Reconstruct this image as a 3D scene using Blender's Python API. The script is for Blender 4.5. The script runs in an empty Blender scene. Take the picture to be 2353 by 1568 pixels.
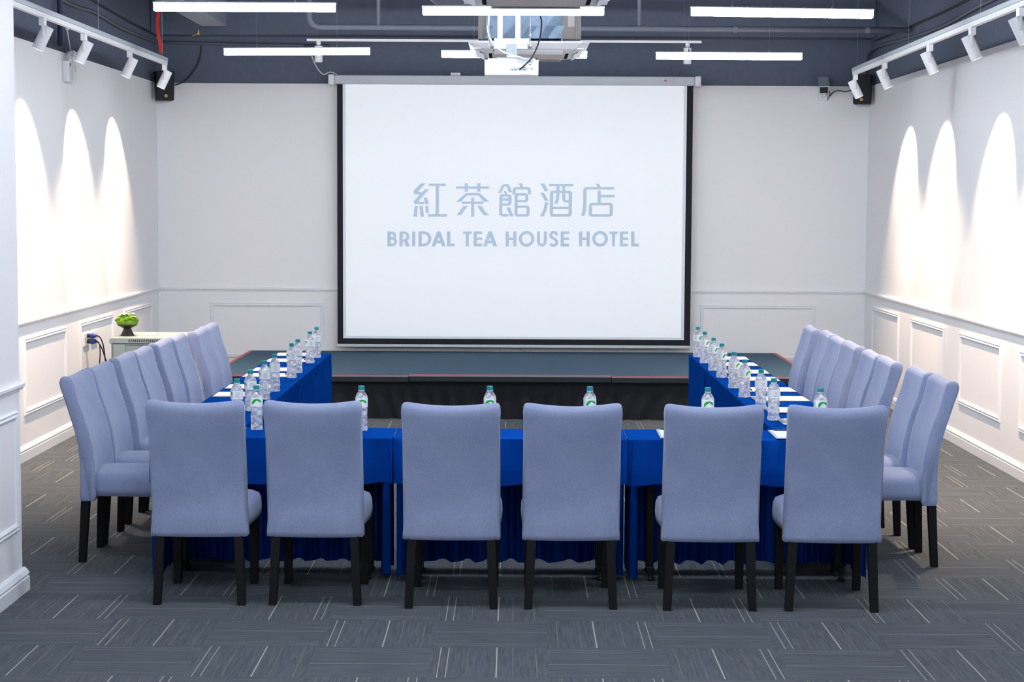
import bpy, bmesh, math, random
from mathutils import Vector, Matrix
random.seed(7)
R = math.radians
S = bpy.context.scene
COL = S.collection

# ---------------------------------------------------------------- camera, world, exposure
cam_d = bpy.data.cameras.new('camera'); cam = bpy.data.objects.new('camera', cam_d); COL.objects.link(cam)
cam_d.sensor_width = 36.0; cam_d.sensor_fit = 'HORIZONTAL'
cam_d.lens = 4150.0 / 2353.0 * 36.0
cam_d.clip_end = 60
_r = Vector((0.99998525, 0.00125968, 0.0052836)); _u = Vector((-0.00536622, 0.07854611, 0.99689604))
_b = Vector((8.40767205e-04, -0.996909686, 0.0785517068))
cam.matrix_world = Matrix(((_r.x, _u.x, _b.x, 0.0), (_r.y, _u.y, _b.y, 0.0), (_r.z, _u.z, _b.z, 1.97), (0, 0, 0, 1)))
S.camera = cam
w = bpy.data.worlds.new('world'); S.world = w; w.use_nodes = True
w.node_tree.nodes['Background'].inputs[0].default_value = (0.02, 0.025, 0.035, 1)
S.view_settings.view_transform = 'Standard'; S.view_settings.look = 'None'
S.view_settings.gamma = 1.0; S.view_settings.use_curve_mapping = False
S.view_settings.exposure = 0.0
LED_STRENGTH = 75.0
LED_COLOR = (0.87, 0.94, 1.0)
SPOT_WATT = 160.0
SPOT_COLOR = (1.0, 0.74, 0.52)

# ---------------------------------------------------------------- materials
def lin(c):
    return tuple((x / 255 / 12.92) if x / 255 <= 0.04045 else ((x / 255 + 0.055) / 1.055) ** 2.4 for x in c)
def mat(name, rgb, rough=0.6, metal=0.0, var=0.06, scale=30.0, bump=0.0, srgb=True, spec=0.5, emit=None, es=0.0, sheen=0.0):
    m = bpy.data.materials.new(name); m.use_nodes = True
    nt = m.node_tree; n = nt.nodes; l = nt.links
    p = n['Principled BSDF']
    c = lin(rgb) if srgb else rgb
    tc = n.new('ShaderNodeTexCoord'); nz = n.new('ShaderNodeTexNoise')
    nz.inputs['Scale'].default_value = scale; nz.inputs['Detail'].default_value = 3
    l.new(tc.outputs['Object'], nz.inputs['Vector'])
    mx = n.new('ShaderNodeMix'); mx.data_type = 'RGBA'
    mx.inputs['A'].default_value = tuple(x * (1 - var) for x in c) + (1,)
    mx.inputs['B'].default_value = tuple(min(1, x * (1 + var)) for x in c) + (1,)
    l.new(nz.outputs['Fac'], mx.inputs['Factor']); l.new(mx.outputs['Result'], p.inputs['Base Color'])
    p.inputs['Roughness'].default_value = rough; p.inputs['Metallic'].default_value = metal
    p.inputs['Specular IOR Level'].default_value = spec
    if sheen: p.inputs['Sheen Weight'].default_value = sheen
    if bump:
        b = n.new('ShaderNodeBump'); b.inputs['Strength'].default_value = bump; b.inputs['Distance'].default_value = 0.002
        l.new(nz.outputs['Fac'], b.inputs['Height']); l.new(b.outputs['Normal'], p.inputs['Normal'])
    if emit:
        p.inputs['Emission Color'].default_value = tuple(emit) + (1,); p.inputs['Emission Strength'].default_value = es
    return m

def carpet_material():
    m = bpy.data.materials.new('carpet_tiles'); m.use_nodes = True
    nt = m.node_tree; n = nt.nodes; l = nt.links; p = n['Principled BSDF']
    def M(op, a, b=None, c=None):
        k = n.new('ShaderNodeMath'); k.operation = op
        for i, v in enumerate((a, b, c)):
            if v is None: continue
            if isinstance(v, (int, float)): k.inputs[i].default_value = v
            else: l.new(v, k.inputs[i])
        return k.outputs[0]
    geo = n.new('ShaderNodeNewGeometry'); sp = n.new('ShaderNodeSeparateXYZ'); l.new(geo.outputs['Position'], sp.inputs[0])
    T = 0.505
    u = M('DIVIDE', M('SUBTRACT', sp.outputs['X'], 0.66 - 20 * T), T); v = M('DIVIDE', M('SUBTRACT', sp.outputs['Y'], 7.31 - 20 * T), T)
    iu, iv = M('FLOOR', u), M('FLOOR', v); fu, fv = M('FRACT', u), M('FRACT', v)
    par = M('MODULO', M('ADD', iu, iv), 2.0)          # 0: lines run along the room, 1: across
    def mixv(a, b): return M('ADD', M('MULTIPLY', a, M('SUBTRACT', 1.0, par)), M('MULTIPLY', b, par))
    s = mixv(fu, fv)
    cb = n.new('ShaderNodeCombineXYZ'); l.new(iu, cb.inputs[0]); l.new(iv, cb.inputs[1])
    wn = n.new('ShaderNodeTexWhiteNoise'); wn.noise_dimensions = '2D'; l.new(cb.outputs[0], wn.inputs['Vector'])
    flip = M('GREATER_THAN', wn.outputs['Value'], 0.5)
    s2 = M('ADD', M('MULTIPLY', s, M('SUBTRACT', 1.0, flip)), M('MULTIPLY', M('SUBTRACT', 1.0, s), flip))
    cr = n.new('ShaderNodeValToRGB'); cr.color_ramp.interpolation = 'CONSTANT'
    el = cr.color_ramp.elements
    lines = [(0.097, 0.006, (0.25, 0.31, 0.12)), (0.297, 0.005, (0.25, 0.22, 0.20)), (0.434, 0.009, (0.46, 0.45, 0.40)),
             (0.681, 0.005, (0.27, 0.21, 0.16)), (0.851, 0.008, (0.44, 0.42, 0.36)), (0.919, 0.008, (0.42, 0.43, 0.36))]
    el[0].position = 0; el[0].color = (0, 0, 0, 1); el[1].position = 1; el[1].color = (0, 0, 0, 1)
    for c, wd, col in lines:
        e = el.new(c - wd / 2); e.color = col + (1,)
        e = el.new(c + wd / 2); e.color = (0, 0, 0, 1)
    l.new(s2, cr.inputs[0])
    # yarn streaks running with the lines
    st = n.new('ShaderNodeTexNoise'); st.inputs['Scale'].default_value = 1.0; st.inputs['Detail'].default_value = 4
    cs = n.new('ShaderNodeCombineXYZ')
    l.new(M('MULTIPLY', s, 55.0), cs.inputs[0]); l.new(M('MULTIPLY', mixv(fv, fu), 2.6), cs.inputs[1])
    l.new(M('MULTIPLY', wn.outputs['Value'], 40.0), cs.inputs[2]); l.new(cs.outputs[0], st.inputs['Vector'])
    fine = n.new('ShaderNodeTexNoise'); fine.inputs['Scale'].default_value = 220; fine.inputs['Detail'].default_value = 2
    l.new(geo.outputs['Position'], fine.inputs['Vector'])
    br = n.new('ShaderNodeValToRGB')
    br.color_ramp.elements[0].position = 0.3; br.color_ramp.elements[0].color = (0.060, 0.070, 0.083, 1)
    br.color_ramp.elements[1].position = 0.75; br.color_ramp.elements[1].color = (0.134, 0.150, 0.172, 1)
    l.new(M('ADD', M('MULTIPLY', st.outputs['Fac'], 0.62), M('MULTIPLY', fine.outputs['Fac'], 0.38)), br.inputs[0])
    mx = n.new('ShaderNodeMix'); mx.data_type = 'RGBA'
    sepc = n.new('ShaderNodeSeparateColor'); l.new(cr.outputs['Color'], sepc.inputs[0])
    l.new(M('MULTIPLY', M('GREATER_THAN', sepc.outputs[0], 0.05), M('SUBTRACT', 0.85, M('MULTIPLY', par, 0.5))), mx.inputs['Factor'])
    l.new(br.outputs['Color'], mx.inputs['A']); l.new(cr.outputs['Color'], mx.inputs['B'])
    l.new(mx.outputs['Result'], p.inputs['Base Color'])
    p.inputs['Roughness'].default_value = 0.95; p.inputs['Specular IOR Level'].default_value = 0.15
    bp = n.new('ShaderNodeBump'); bp.inputs['Strength'].default_value = 0.4; bp.inputs['Distance'].default_value = 0.003
    l.new(fine.outputs['Fac'], bp.inputs['Height']); l.new(bp.outputs['Normal'], p.inputs['Normal'])
    return m

def fabric_material(name, rgb_lo, rgb_hi, scale=420.0):
    m = bpy.data.materials.new(name); m.use_nodes = True
    nt = m.node_tree; n = nt.nodes; l = nt.links; p = n['Principled BSDF']
    tc = n.new('ShaderNodeTexCoord')
    def noise(sx, sy, sz, sc, det):
        mp = n.new('ShaderNodeMapping'); mp.inputs['Scale'].default_value = (sx, sy, sz); l.new(tc.outputs['Object'], mp.inputs['Vector'])
        z = n.new('ShaderNodeTexNoise'); z.inputs['Scale'].default_value = sc; z.inputs['Detail'].default_value = det
        l.new(mp.outputs[0], z.inputs['Vector']); return z.outputs['Fac']
    a = noise(1, 1, 4, scale * 0.4, 2); b = noise(3, 3, 0.4, scale * 0.4, 2); c = noise(1, 1, 1, 5, 2)
    ad = n.new('ShaderNodeMath'); ad.operation = 'ADD'; l.new(a, ad.inputs[0]); l.new(b, ad.inputs[1])
    ad2 = n.new('ShaderNodeMath'); ad2.operation = 'ADD'; l.new(ad.outputs[0], ad2.inputs[0]); l.new(c, ad2.inputs[1])
    mr = n.new('ShaderNodeMapRange'); mr.inputs['From Min'].default_value = 1.1; mr.inputs['From Max'].default_value = 1.9
    l.new(ad2.outputs[0], mr.inputs['Value'])
    mx = n.new('ShaderNodeMix'); mx.data_type = 'RGBA'
    mx.inputs['A'].default_value = rgb_lo + (1,); mx.inputs['B'].default_value = rgb_hi + (1,)
    l.new(mr.outputs[0], mx.inputs['Factor']); l.new(mx.outputs['Result'], p.inputs['Base Color'])
    p.inputs['Roughness'].default_value = 0.9; p.inputs['Specular IOR Level'].default_value = 0.2
    p.inputs['Sheen Weight'].default_value = 0.25; p.inputs['Sheen Roughness'].default_value = 0.5
    bp = n.new('ShaderNodeBump'); bp.inputs['Strength'].default_value = 0.25; bp.inputs['Distance'].default_value = 0.002
    l.new(ad.outputs[0], bp.inputs['Height']); l.new(bp.outputs['Normal'], p.inputs['Normal'])
    return m

def satin_material():
    m = bpy.data.materials.new('royal_blue_cloth'); m.use_nodes = True
    nt = m.node_tree; n = nt.nodes; l = nt.links
    out = n['Material Output']; n.remove(n['Principled BSDF'])
    tc = n.new('ShaderNodeTexCoord'); nz = n.new('ShaderNodeTexNoise'); nz.inputs['Scale'].default_value = 9; nz.inputs['Detail'].default_value = 3
    l.new(tc.outputs['Object'], nz.inputs['Vector'])
    mx = n.new('ShaderNodeMix'); mx.data_type = 'RGBA'
    mx.inputs['A'].default_value = (0.001, 0.039, 0.240, 1); mx.inputs['B'].default_value = (0.002, 0.053, 0.320, 1)
    l.new(nz.outputs['Fac'], mx.inputs['Factor'])
    d = n.new('ShaderNodeBsdfDiffuse'); l.new(mx.outputs['Result'], d.inputs['Color'])
    g = n.new('ShaderNodeBsdfGlossy'); g.inputs['Color'].default_value = (0.006, 0.085, 0.44, 1); g.inputs['Roughness'].default_value = 0.36
    ms = n.new('ShaderNodeMixShader'); ms.inputs[0].default_value = 0.36
    l.new(d.outputs[0], ms.inputs[1]); l.new(g.outputs[0], ms.inputs[2]); l.new(ms.outputs[0], out.inputs['Surface'])
    return m

def water_material():
    m = bpy.data.materials.new('bottle_plastic'); m.use_nodes = True
    nt = m.node_tree; n = nt.nodes; l = nt.links
    out = n['Material Output']; n.remove(n['Principled BSDF'])
    g = n.new('ShaderNodeBsdfGlass'); g.inputs['IOR'].default_value = 1.33; g.inputs['Roughness'].default_value = 0.0
    g.inputs['Color'].default_value = (0.95, 0.97, 1, 1)
    d = n.new('ShaderNodeBsdfDiffuse'); d.inputs['Color'].default_value = (0.93, 0.95, 0.98, 1)
    t = n.new('ShaderNodeBsdfTransparent')
    nz = n.new('ShaderNodeTexNoise'); nz.inputs['Scale'].default_value = 55; nz.inputs['Detail'].default_value = 1
    tc = n.new('ShaderNodeTexCoord'); l.new(tc.outputs['Object'], nz.inputs['Vector'])
    mr = n.new('ShaderNodeMapRange'); mr.inputs['From Min'].default_value = 0.35; mr.inputs['From Max'].default_value = 0.7
    mr.inputs['To Min'].default_value = 0.08; mr.inputs['To Max'].default_value = 0.55
    l.new(nz.outputs['Fac'], mr.inputs['Value'])
    m1 = n.new('ShaderNodeMixShader'); m1.inputs[0].default_value = 0.3; l.new(g.outputs[0], m1.inputs[1]); l.new(t.outputs[0], m1.inputs[2])
    m2 = n.new('ShaderNodeMixShader'); l.new(mr.outputs[0], m2.inputs[0]); l.new(m1.outputs[0], m2.inputs[1]); l.new(d.outputs[0], m2.inputs[2])
    l.new(m2.outputs[0], out.inputs['Surface'])
    return m

WHITE = mat('wall_white_paint', (243, 242, 244), 0.75, var=0.015, scale=60, bump=0.15)
TRIMW = mat('trim_white_gloss', (238, 239, 243), 0.45, var=0.01, scale=20)
DARK = mat('charcoal_paint', (92, 101, 120), 0.85, var=0.12, scale=14, bump=0.2)
CARPET = carpet_material()
FABRIC = fabric_material('chair_fabric', (0.216, 0.262, 0.428), (0.322, 0.370, 0.552))
WOOD = mat('black_stained_wood', (11, 11, 15), 0.6, var=0.2, scale=25, spec=0.25)
BLUE = satin_material()
BLACKCLOTH = mat('black_skirt_cloth', (9, 14, 24), 0.85, var=0.25, scale=12)
STAGETOP = mat('stage_carpet', (40, 74, 98), 0.92, var=0.2, scale=120, bump=0.3)
REDTRIM = mat('red_edge_strip', (176, 66, 60), 0.5, var=0.08)
SILVER = mat('silver_edge', (165, 168, 175), 0.35, 0.7, var=0.06)
BLACKMETAL = mat('black_metal', (20, 21, 24), 0.45, 0.3, var=0.15)
WPLASTIC = mat('white_plastic', (236, 237, 240), 0.4, var=0.02)
GPLASTIC = mat('grey_plastic', (170, 178, 186), 0.45, var=0.03)
CASEGREY = mat('screen_case_grey', (196, 203, 212), 0.45, var=0.02)
BLACKP = mat('black_plastic', (22, 24, 32), 0.5, var=0.15)
BLACKBORDER = mat('screen_black_border', (14, 17, 28), 0.8, var=0.15)
SCREENW = mat('screen_white', (225, 230, 238), 0.8, var=0.01, emit=(0.8, 0.9, 1.0), es=0.06)  # faint own glow stands in for projector light at the margin
PICTURE = mat('projected_picture', (235, 238, 242), 0.8, var=0.01, emit=(0.90, 0.95, 1.0), es=0.27)  # emission stands in for the projector's beam; the projector holds no light
LETTER = mat('projected_letters', (190, 208, 224), 0.8, var=0.01, emit=(0.65, 0.82, 1.0), es=0.10)  # letters carry a weaker glow, also in place of projected light
TEAL = mat('teal_cap', (0, 138, 142), 0.4, var=0.05)
LABEL = mat('bottle_label_white', (236, 238, 242), 0.45, var=0.02)
LEAF = mat('label_green', (10, 165, 60), 0.45, var=0.08)
PRINT = mat('label_grey_print', (168, 174, 182), 0.5, var=0.05)
PAPER = mat('white_paper', (242, 243, 246), 0.8, var=0.01)
BOARD = mat('clipboard_board', (176, 180, 184), 0.6, var=0.04)
PENM = mat('pen_black', (24, 26, 32), 0.35, var=0.1)
RACK = mat('rack_grey_green', (158, 172, 172), 0.5, var=0.03)
RACKD = mat('rack_dark_slots', (52, 58, 60), 0.7, var=0.1)
BOWL = mat('bronze_black_bowl', (48, 44, 42), 0.35, 0.3, var=0.15)
MOSS = mat('green_moss', (98, 140, 26), 0.85, var=0.45, scale=60, bump=0.8)
PETAL = mat('white_petal', (248, 247, 238), 0.6, var=0.02)
YELLOW = mat('flower_yellow', (230, 190, 60), 0.6, var=0.08)
BLUEPLUG = mat('blue_plug', (44, 54, 150), 0.5, var=0.06)
RED = mat('red_ribbon', (190, 44, 36), 0.7, var=0.1)
PIPE = mat('grey_painted_pipe', (104, 110, 124), 0.6, var=0.1)
DUCTM = mat('grey_painted_duct', (112, 118, 132), 0.6, var=0.1, scale=5)
CONDUIT = mat('dark_grey_conduit', (84, 90, 104), 0.5, var=0.12)
FOIL = mat('silver_foil_wrap', (134, 154, 178), 0.45, 0.35, var=0.3, scale=8, bump=1.0)
BROWN = mat('tan_metal_casing', (150, 140, 138), 0.6, var=0.06)
BEIGE = mat('beige_grille', (214, 206, 198), 0.6, var=0.03)
PRWHITE = mat('projector_white', (236, 242, 246), 0.4, var=0.02)
PORT = mat('dark_ports', (40, 46, 56), 0.5, var=0.1)
GOLD = mat('gold_badge', (140, 110, 50), 0.4, 0.6, var=0.1)
LAMPW = mat('spot_face_glow', (255, 240, 225), 0.5, var=0.0, emit=(1, 0.88, 0.75), es=6.0)
LEDM = mat('led_diffuser', (255, 255, 255), 0.5, var=0.0, emit=LED_COLOR, es=LED_STRENGTH)
WATER = water_material()
CAMGREY = mat('cctv_grey', (205, 212, 224), 0.4, 0.2, var=0.05)

# ---------------------------------------------------------------- mesh helpers
class MB:
    def __init__(s): s.v = []; s.f = []; s.mi = []
    def add(s, vs, fs, mi=0):
        o = len(s.v); s.v += [tuple(x) for x in vs]
        s.f += [tuple(i + o for i in f) for f in fs]; s.mi += [mi] * len(fs); return s
    def box(s, x0, x1, y0, y1, z0, z1, mi=0, M=None):
        vs = [Vector((x, y, z)) for z in (z0, z1) for y in (y0, y1) for x in (x0, x1)]
        if M is not None: vs = [M @ a for a in vs]
        return s.add(vs, [(0, 2, 3, 1), (4, 5, 7, 6), (0, 1, 5, 4), (2, 6, 7, 3), (0, 4, 6, 2), (1, 3, 7, 5)], mi)
    def prism(s, poly, a, b, axis='y', mi=0):
        # poly of 2-D points, extruded between a and b on the axis
        def P(p, t): return (p[0], t, p[1]) if axis == 'y' else ((t, p[0], p[1]) if axis == 'x' else (p[0], p[1], t))
        n = len(poly); vs = [P(p, a) for p in poly] + [P(p, b) for p in poly]
        fs = [tuple(range(n)), tuple(range(2 * n - 1, n - 1, -1))] + [(i, i + n, (i + 1) % n + n, (i + 1) % n) for i in range(n)]
        return s.add(vs, fs, mi)
    def lathe(s, prof, n=20, mi=0, M=None, cx=0, cy=0, cap=True):
        vs = []
        for r_, z in prof:
            for i in range(n):
                a = 2 * math.pi * i / n; vs.append(Vector((cx + r_ * math.cos(a), cy + r_ * math.sin(a), z)))
        if M is not None: vs = [M @ v for v in vs]
        fs = []
        for k in range(len(prof) - 1):
            for i in range(n):
                j = (i + 1) % n; fs.append((k * n + i, k * n + j, (k + 1) * n + j, (k + 1) * n + i))
        if cap: fs += [tuple(range(n - 1, -1, -1)), tuple(range((len(prof) - 1) * n, len(prof) * n))]
        return s.add(vs, fs, mi)
    def tube(s, pts, r, n=8, mi=0, cap=True):
        pts = [Vector(p) for p in pts]; vs = []; up = None
        for k, p in enumerate(pts):
            d = (pts[min(k + 1, len(pts) - 1)] - pts[max(k - 1, 0)]).normalized()
            if up is None or abs(up.dot(d)) > 0.98: up = Vector((0, 0, 1)) if abs(d.z) < 0.9 else Vector((1, 0, 0))
            x = up.cross(d).normalized(); y = d.cross(x).normalized(); up = y
            rr = r[k] if isinstance(r, (list, tuple)) else r
            for i in range(n):
                a = 2 * math.pi * i / n; vs.append(p + rr * (math.cos(a) * x + math.sin(a) * y))
        fs = [(k * n + i, k * n + (i + 1) % n, (k + 1) * n + (i + 1) % n, (k + 1) * n + i) for k in range(len(pts) - 1) for i in range(n)]
        if cap: fs += [tuple(range(n - 1, -1, -1)), tuple(range((len(pts) - 1) * n, len(pts) * n))]
        return s.add(vs, fs, mi)
    def grid(s, rows, mi=0, closed=False):
        m = len(rows[0]); vs = [p for r_ in rows for p in r_]; fs = []
        for k in range(len(rows) - 1):
            for i in range(m if closed else m - 1):
                j = (i + 1) % m; fs.append((k * m + i, k * m + j, (k + 1) * m + j, (k + 1) * m + i))
        return s.add(vs, fs, mi)
    def build(s, name, mats, parent=None, smooth=False, bevel=0.0, segs=2, subsurf=0, loc=None, fix=True):
        me = bpy.data.meshes.new(name); me.from_pydata(s.v, [], s.f)
        mats = mats if isinstance(mats, (list, tuple)) else [mats]
        for m_ in mats: me.materials.append(m_)
        me.polygons.foreach_set('material_index', s.mi)
        if smooth: me.polygons.foreach_set('use_smooth', [True] * len(me.polygons))
        me.update()
        if fix:
            bm = bmesh.new(); bm.from_mesh(me); bmesh.ops.recalc_face_normals(bm, faces=bm.faces); bm.to_mesh(me); bm.free()
        o = bpy.data.objects.new(name, me); COL.objects.link(o)
        if parent is not None: o.parent = parent
        if loc: o.location = loc
        if bevel:
            b = o.modifiers.new('bevel', 'BEVEL'); b.width = bevel; b.segments = segs; b.limit_method = 'ANGLE'; b.angle_limit = R(40)
            b.harden_normals = False
        if subsurf:
            q = o.modifiers.new('sub', 'SUBSURF'); q.levels = subsurf; q.render_levels = subsurf
        return o

def catmull(pts, n=8):
    pts = [Vector(p) for p in pts]; out = []
    for i in range(len(pts) - 1):
        p0, p1, p2, p3 = pts[max(i - 1, 0)], pts[i], pts[i + 1], pts[min(i + 2, len(pts) - 1)]
        for k in range(n):
            t = k / n
            out.append(0.5 * ((2 * p1) + (p2 - p0) * t + (2 * p0 - 5 * p1 + 4 * p2 - p3) * t * t + (3 * p1 - p0 - 3 * p2 + p3) * t ** 3))
    return out + [pts[-1]]

def tag(o, label, cat, group=None, kind=None):
    o['label'] = label; o['category'] = cat
    if group: o['group'] = group
    if kind: o['kind'] = kind
    return o
def thing(name, label, cat, loc=(0, 0, 0), rz=0.0, group=None):
    o = bpy.data.objects.new(name, None); COL.objects.link(o); o.empty_display_size = 0.1
    o.location = loc; o.rotation_euler = (0, 0, rz)
    return tag(o, label, cat, group)
def kids(o): return [c for c in list(COL.objects) if c.parent == o]
def dup(root, loc, rz, label):
    r_ = root.copy(); COL.objects.link(r_); r_.location = loc; r_.rotation_euler = (0, 0, rz); r_['label'] = label
    for ch in kids(root):
        c = ch.copy(); COL.objects.link(c); c.parent = r_
        for g in kids(ch):
            d = g.copy(); COL.objects.link(d); d.parent = c
    return r_
def struct(o): o['kind'] = 'structure'; return o
ORD = ['nearest', 'second', 'third', 'fourth', 'fifth', 'sixth', 'seventh', 'eighth']

# ---------------------------------------------------------------- the room
XL, XR, YB, YF, ZC, ZD = -3.65, 3.61, 18.55, -2.6, 4.3, 3.13
XN, YN = -2.455, 8.93         # near left wall projection and where it ends
struct(MB().box(XL - 0.2, XR + 0.2, YF - 0.2, YB + 0.2, -0.1, 0.0).build('floor', CARPET))
struct(MB().box(XL - 0.2, XR + 0.2, YF - 0.2, YB + 0.2, ZC, ZC + 0.1).build('ceiling', DARK))
def wall(name, lo, up):
    m = MB(); m.box(*lo, mi=0); m.box(*up, mi=1)
    struct(m.build(name, [WHITE, DARK]))
wall('wall_back', (XL - .2, XR + .2, YB, YB + .2, 0, ZD), (XL - .2, XR + .2, YB + .012, YB + .2, ZD, ZC))
wall('wall_left', (XL - .2, XL, YN - .02, YB, 0, ZD), (XL - .2, XL - .012, YN - .02, YB + .012, ZD, ZC))
wall('wall_right', (XR, XR + .2, YF, YB, 0, ZD), (XR + .012, XR + .2, YF, YB + .012, ZD, ZC))
wall('wall_front', (XN, XR, YF - .2, YF, 0, ZD), (XN, XR, YF - .2, YF, ZD, ZC))
struct(MB().box(XL - .2, XN, YF - .2, YN, 0, ZC).build('wall_near', WHITE))

def molding(name, prof, a, b, side):
    # prof: (out, z) outline; run along the wall from a to b; side names the wall it sits on
    if side == 'left':  m = MB().prism([(XL + o, z) for o, z in prof], a, b, 'y')
    if side == 'right': m = MB().prism([(XR - o, z) for o, z in prof], a, b, 'y')
    if side == 'near':  m = MB().prism([(XN + o, z) for o, z in prof], a, b, 'y')
    if side == 'back':  m = MB().prism([(YB - o, z) for o, z in prof], a, b, 'x')
    return struct(m.build(name, TRIMW))
BASE = [(0, 0), (.020, 0), (.020, .068), (.015, .072), (.015, .080), (.020, .086), (.012, .104), (.005, .114), (0, .114)]
RAIL = [(0, 1.012), (.012, 1.012), (.014, 1.022), (.023, 1.028), (.023, 1.042), (.014, 1.050), (0, 1.050)]
def baserail():
    n = 0
    for side, a, b in (('left', YN, YB), ('right', YF, YB), ('back', XL, XR), ('near', YF, YN + .02)):
        molding('baseboard_' + side, BASE if side != 'near' else [(o * 1.6, z * 1.0) for o, z in BASE], a, b, side)
        n += 1; molding('trim_%d' % n, RAIL, a, b, side)
    return n
TN = baserail()
# end cap of the near projection (its far face carries rail and baseboard too)
FR = [(0, 0), (.008, .0), (.014, .008), (.010, .018), (.015, .028), (.007, .040), (0, .040)]   # out, across
def frame(side, a0, a1, z0, z1):
    global TN
    TN += 1; m = MB(); wd = .042
    def P(a, z, o):
        return {'left': (XL + o, a, z), 'right': (XR - o, a, z), 'near': (XN + o, a, z), 'back': (a, YB - o, z)}[side]
    loops = []
    for o, t in FR:
        loops.append([P(a0 + t, z0 + t, o), P(a1 - t, z0 + t, o), P(a1 - t, z1 - t, o), P(a0 + t, z1 - t, o)])
    m.grid(loops, closed=True)
    struct(m.build('trim_%d' % TN, TRIMW))
for a, b in ((13.39, 14.66), (15.13, 16.40), (16.87, 18.16)): frame('left', a, b, .335, .912)
frame('left', 11.65, 12.92, .335, .912)
for a, b in ((18.13, 16.86), (16.34, 15.07), (14.55, 13.30), (12.80, 11.53)): frame('right', b, a, .335, .912)
frame('back', -3.12, -1.95, .325, .893); frame('back', 1.92, 3.10, .325, .893)
frame('back', -1.13, -.10, .325, .893); frame('back', .08, 1.12, .325, .893)
frame('near', 7.55, 8.86, .315, .915); frame('near', 5.8, 7.2, .315, .915)

# ---------------------------------------------------------------- lamps
def led_bar(first=[]):
    t = thing('linear_lamp', '', 'lamp', group='hanging white tube lamps')
    MB().box(-.595, .595, -.029, .029, -.029, .021).build('diffuser', LEDM, t, bevel=.004)
    MB().box(-.6, .6, -.030, .030, .0215, .030).build('housing', WPLASTIC, t, bevel=.002)
    for x in (-.33, .33):
        MB().tube([(x, 0, .05), (x, 0, ZC - 3.19)], .0011, 5).build('suspension_wire', SILVER, t)
        MB().lathe([(.010, .030), (.006, .045), (.003, .056)], 8, cx=x).build('wire_clip', SILVER, t, smooth=True)
    return t
bars = [(-1.778, 12.0, 3.219, 'tube lamp at upper left, front row, over the left tables'),
        (-.013, 12.0, 3.204, 'tube lamp in the front row just before the ceiling air unit and projector'),
        (1.752, 12.0, 3.200, 'tube lamp at upper right, front row, over the right tables'),
        (-1.788, 14.95, 3.167, 'tube lamp in the back row left of the projector'),
        (-.007, 14.95, 3.153, 'tube lamp in the back row half hidden behind the ceiling air unit'),
        (1.754, 14.95, 3.148, 'tube lamp in the back row right of the projector')]
lamp0 = led_bar(); tilt = [0, -.003, .010, -.010, 0, .0]
for i, (x, y, z, lb) in enumerate(bars):
    o = lamp0 if i == 0 else dup(lamp0, (0, 0, 0), 0, '')
    o.location = (x, y, z); o.rotation_euler = (0, tilt[i], 0); o['label'] = 'white glowing ' + lb
for j, y in enumerate((8.0, 5.0, 2.0)):  # unseen lamp rows, added and spaced to light the front chairs
    for i, x in enumerate((-1.15, 0.2, 1.76)):
        dup(lamp0, (x, y, 3.21), 0, 'white tube lamp added out of view, row %d, %s' % (j + 1, ('left', 'middle', 'right')[i]))

def track_spot(sgn):
    # base at the track's underside; the head leans out towards the wall (sgn = -1 left wall, +1 right wall)
    t = thing('track_spotlight', '', 'spotlight', group='white spotlights on the side tracks')
    MB().box(-.018, .018, -.032, .032, -.05, 0).build('adapter', WPLASTIC, t, bevel=.003)
    MB().lathe([(.010, -.13), (.010, -.05)], 10).build('stem', WPLASTIC, t, smooth=True)
    A = Matrix.Translation((sgn * .012, .046, -.126)) @ Matrix.Rotation(-sgn * R(25), 4, 'Y') @ Matrix.Rotation(R(-4), 4, 'X')
    h = MB().lathe([(.001, .082), (.037, .082), (.0395, .078), (.0395, -.081), (.037, -.084), (.033, -.084), (.033, -.074), (.001, -.074)], 28, M=A, cap=False).build('lamp_head', WPLASTIC, t, smooth=False)
    MB().lathe([(.001, -.0745), (.0328, -.0745)], 24, M=A, cap=False).build('lens', LAMPW, h)
    return t, A
def aim_lights(t, A, sgn, on=1.0):
    ld = bpy.data.lights.new('spot_beam', 'SPOT'); ld.energy = SPOT_WATT * on; ld.color = SPOT_COLOR
    ld.spot_size = R(58); ld.spot_blend = 0.5; ld.shadow_soft_size = 0.025
    lo = bpy.data.objects.new('spot_beam', ld); COL.objects.link(lo); lo.parent = t
    lo.matrix_local = Matrix.Translation((A @ Vector((0, 0, -.090)))) @ Matrix.Rotation(-sgn * R(32 if sgn < 0 else 34.5), 4, 'Y') @ Matrix.Rotation(R(17), 4, 'X')
    l2 = bpy.data.lights.new('spot_spill', 'SPOT'); l2.energy = SPOT_WATT * 1.7 * on; l2.color = SPOT_COLOR
    l2.spot_size = R(88); l2.spot_blend = 1.0; l2.shadow_soft_size = 0.03
    lo2 = bpy.data.objects.new('spot_spill', l2); COL.objects.link(lo2); lo2.parent = t
    lo2.matrix_local = Matrix.Translation((A @ Vector((0, 0, -.090)))) @ Matrix.Rotation(sgn * R(6), 4, 'Y')
def track(name, label, p0, p1):
    d = Vector(p1) - Vector(p0); L = d.length
    t = thing(name, label, 'track', p0); t.rotation_euler = (0, math.atan2(-d.z, math.hypot(d.x, d.y)) * 0, math.atan2(d.y, d.x))
    MB().box(0, L, -.017, .017, 0, .020).box(0, L, -.017, -.004, -.012, 0).box(0, L, .004, .017, -.012, 0).build('rail', WPLASTIC, t, bevel=.002)
    MB().box(0, L, -.022, .022, .020, .052).build('backing_bar', GPLASTIC, t, bevel=.002)
    for k in range(3):
        x = L * (.02 + .32 * k); MB().tube([(x, 0, .05), (x, 0, ZC - p0[2])], .0012, 5).build('suspension_wire', SILVER, t)
    return t
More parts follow.
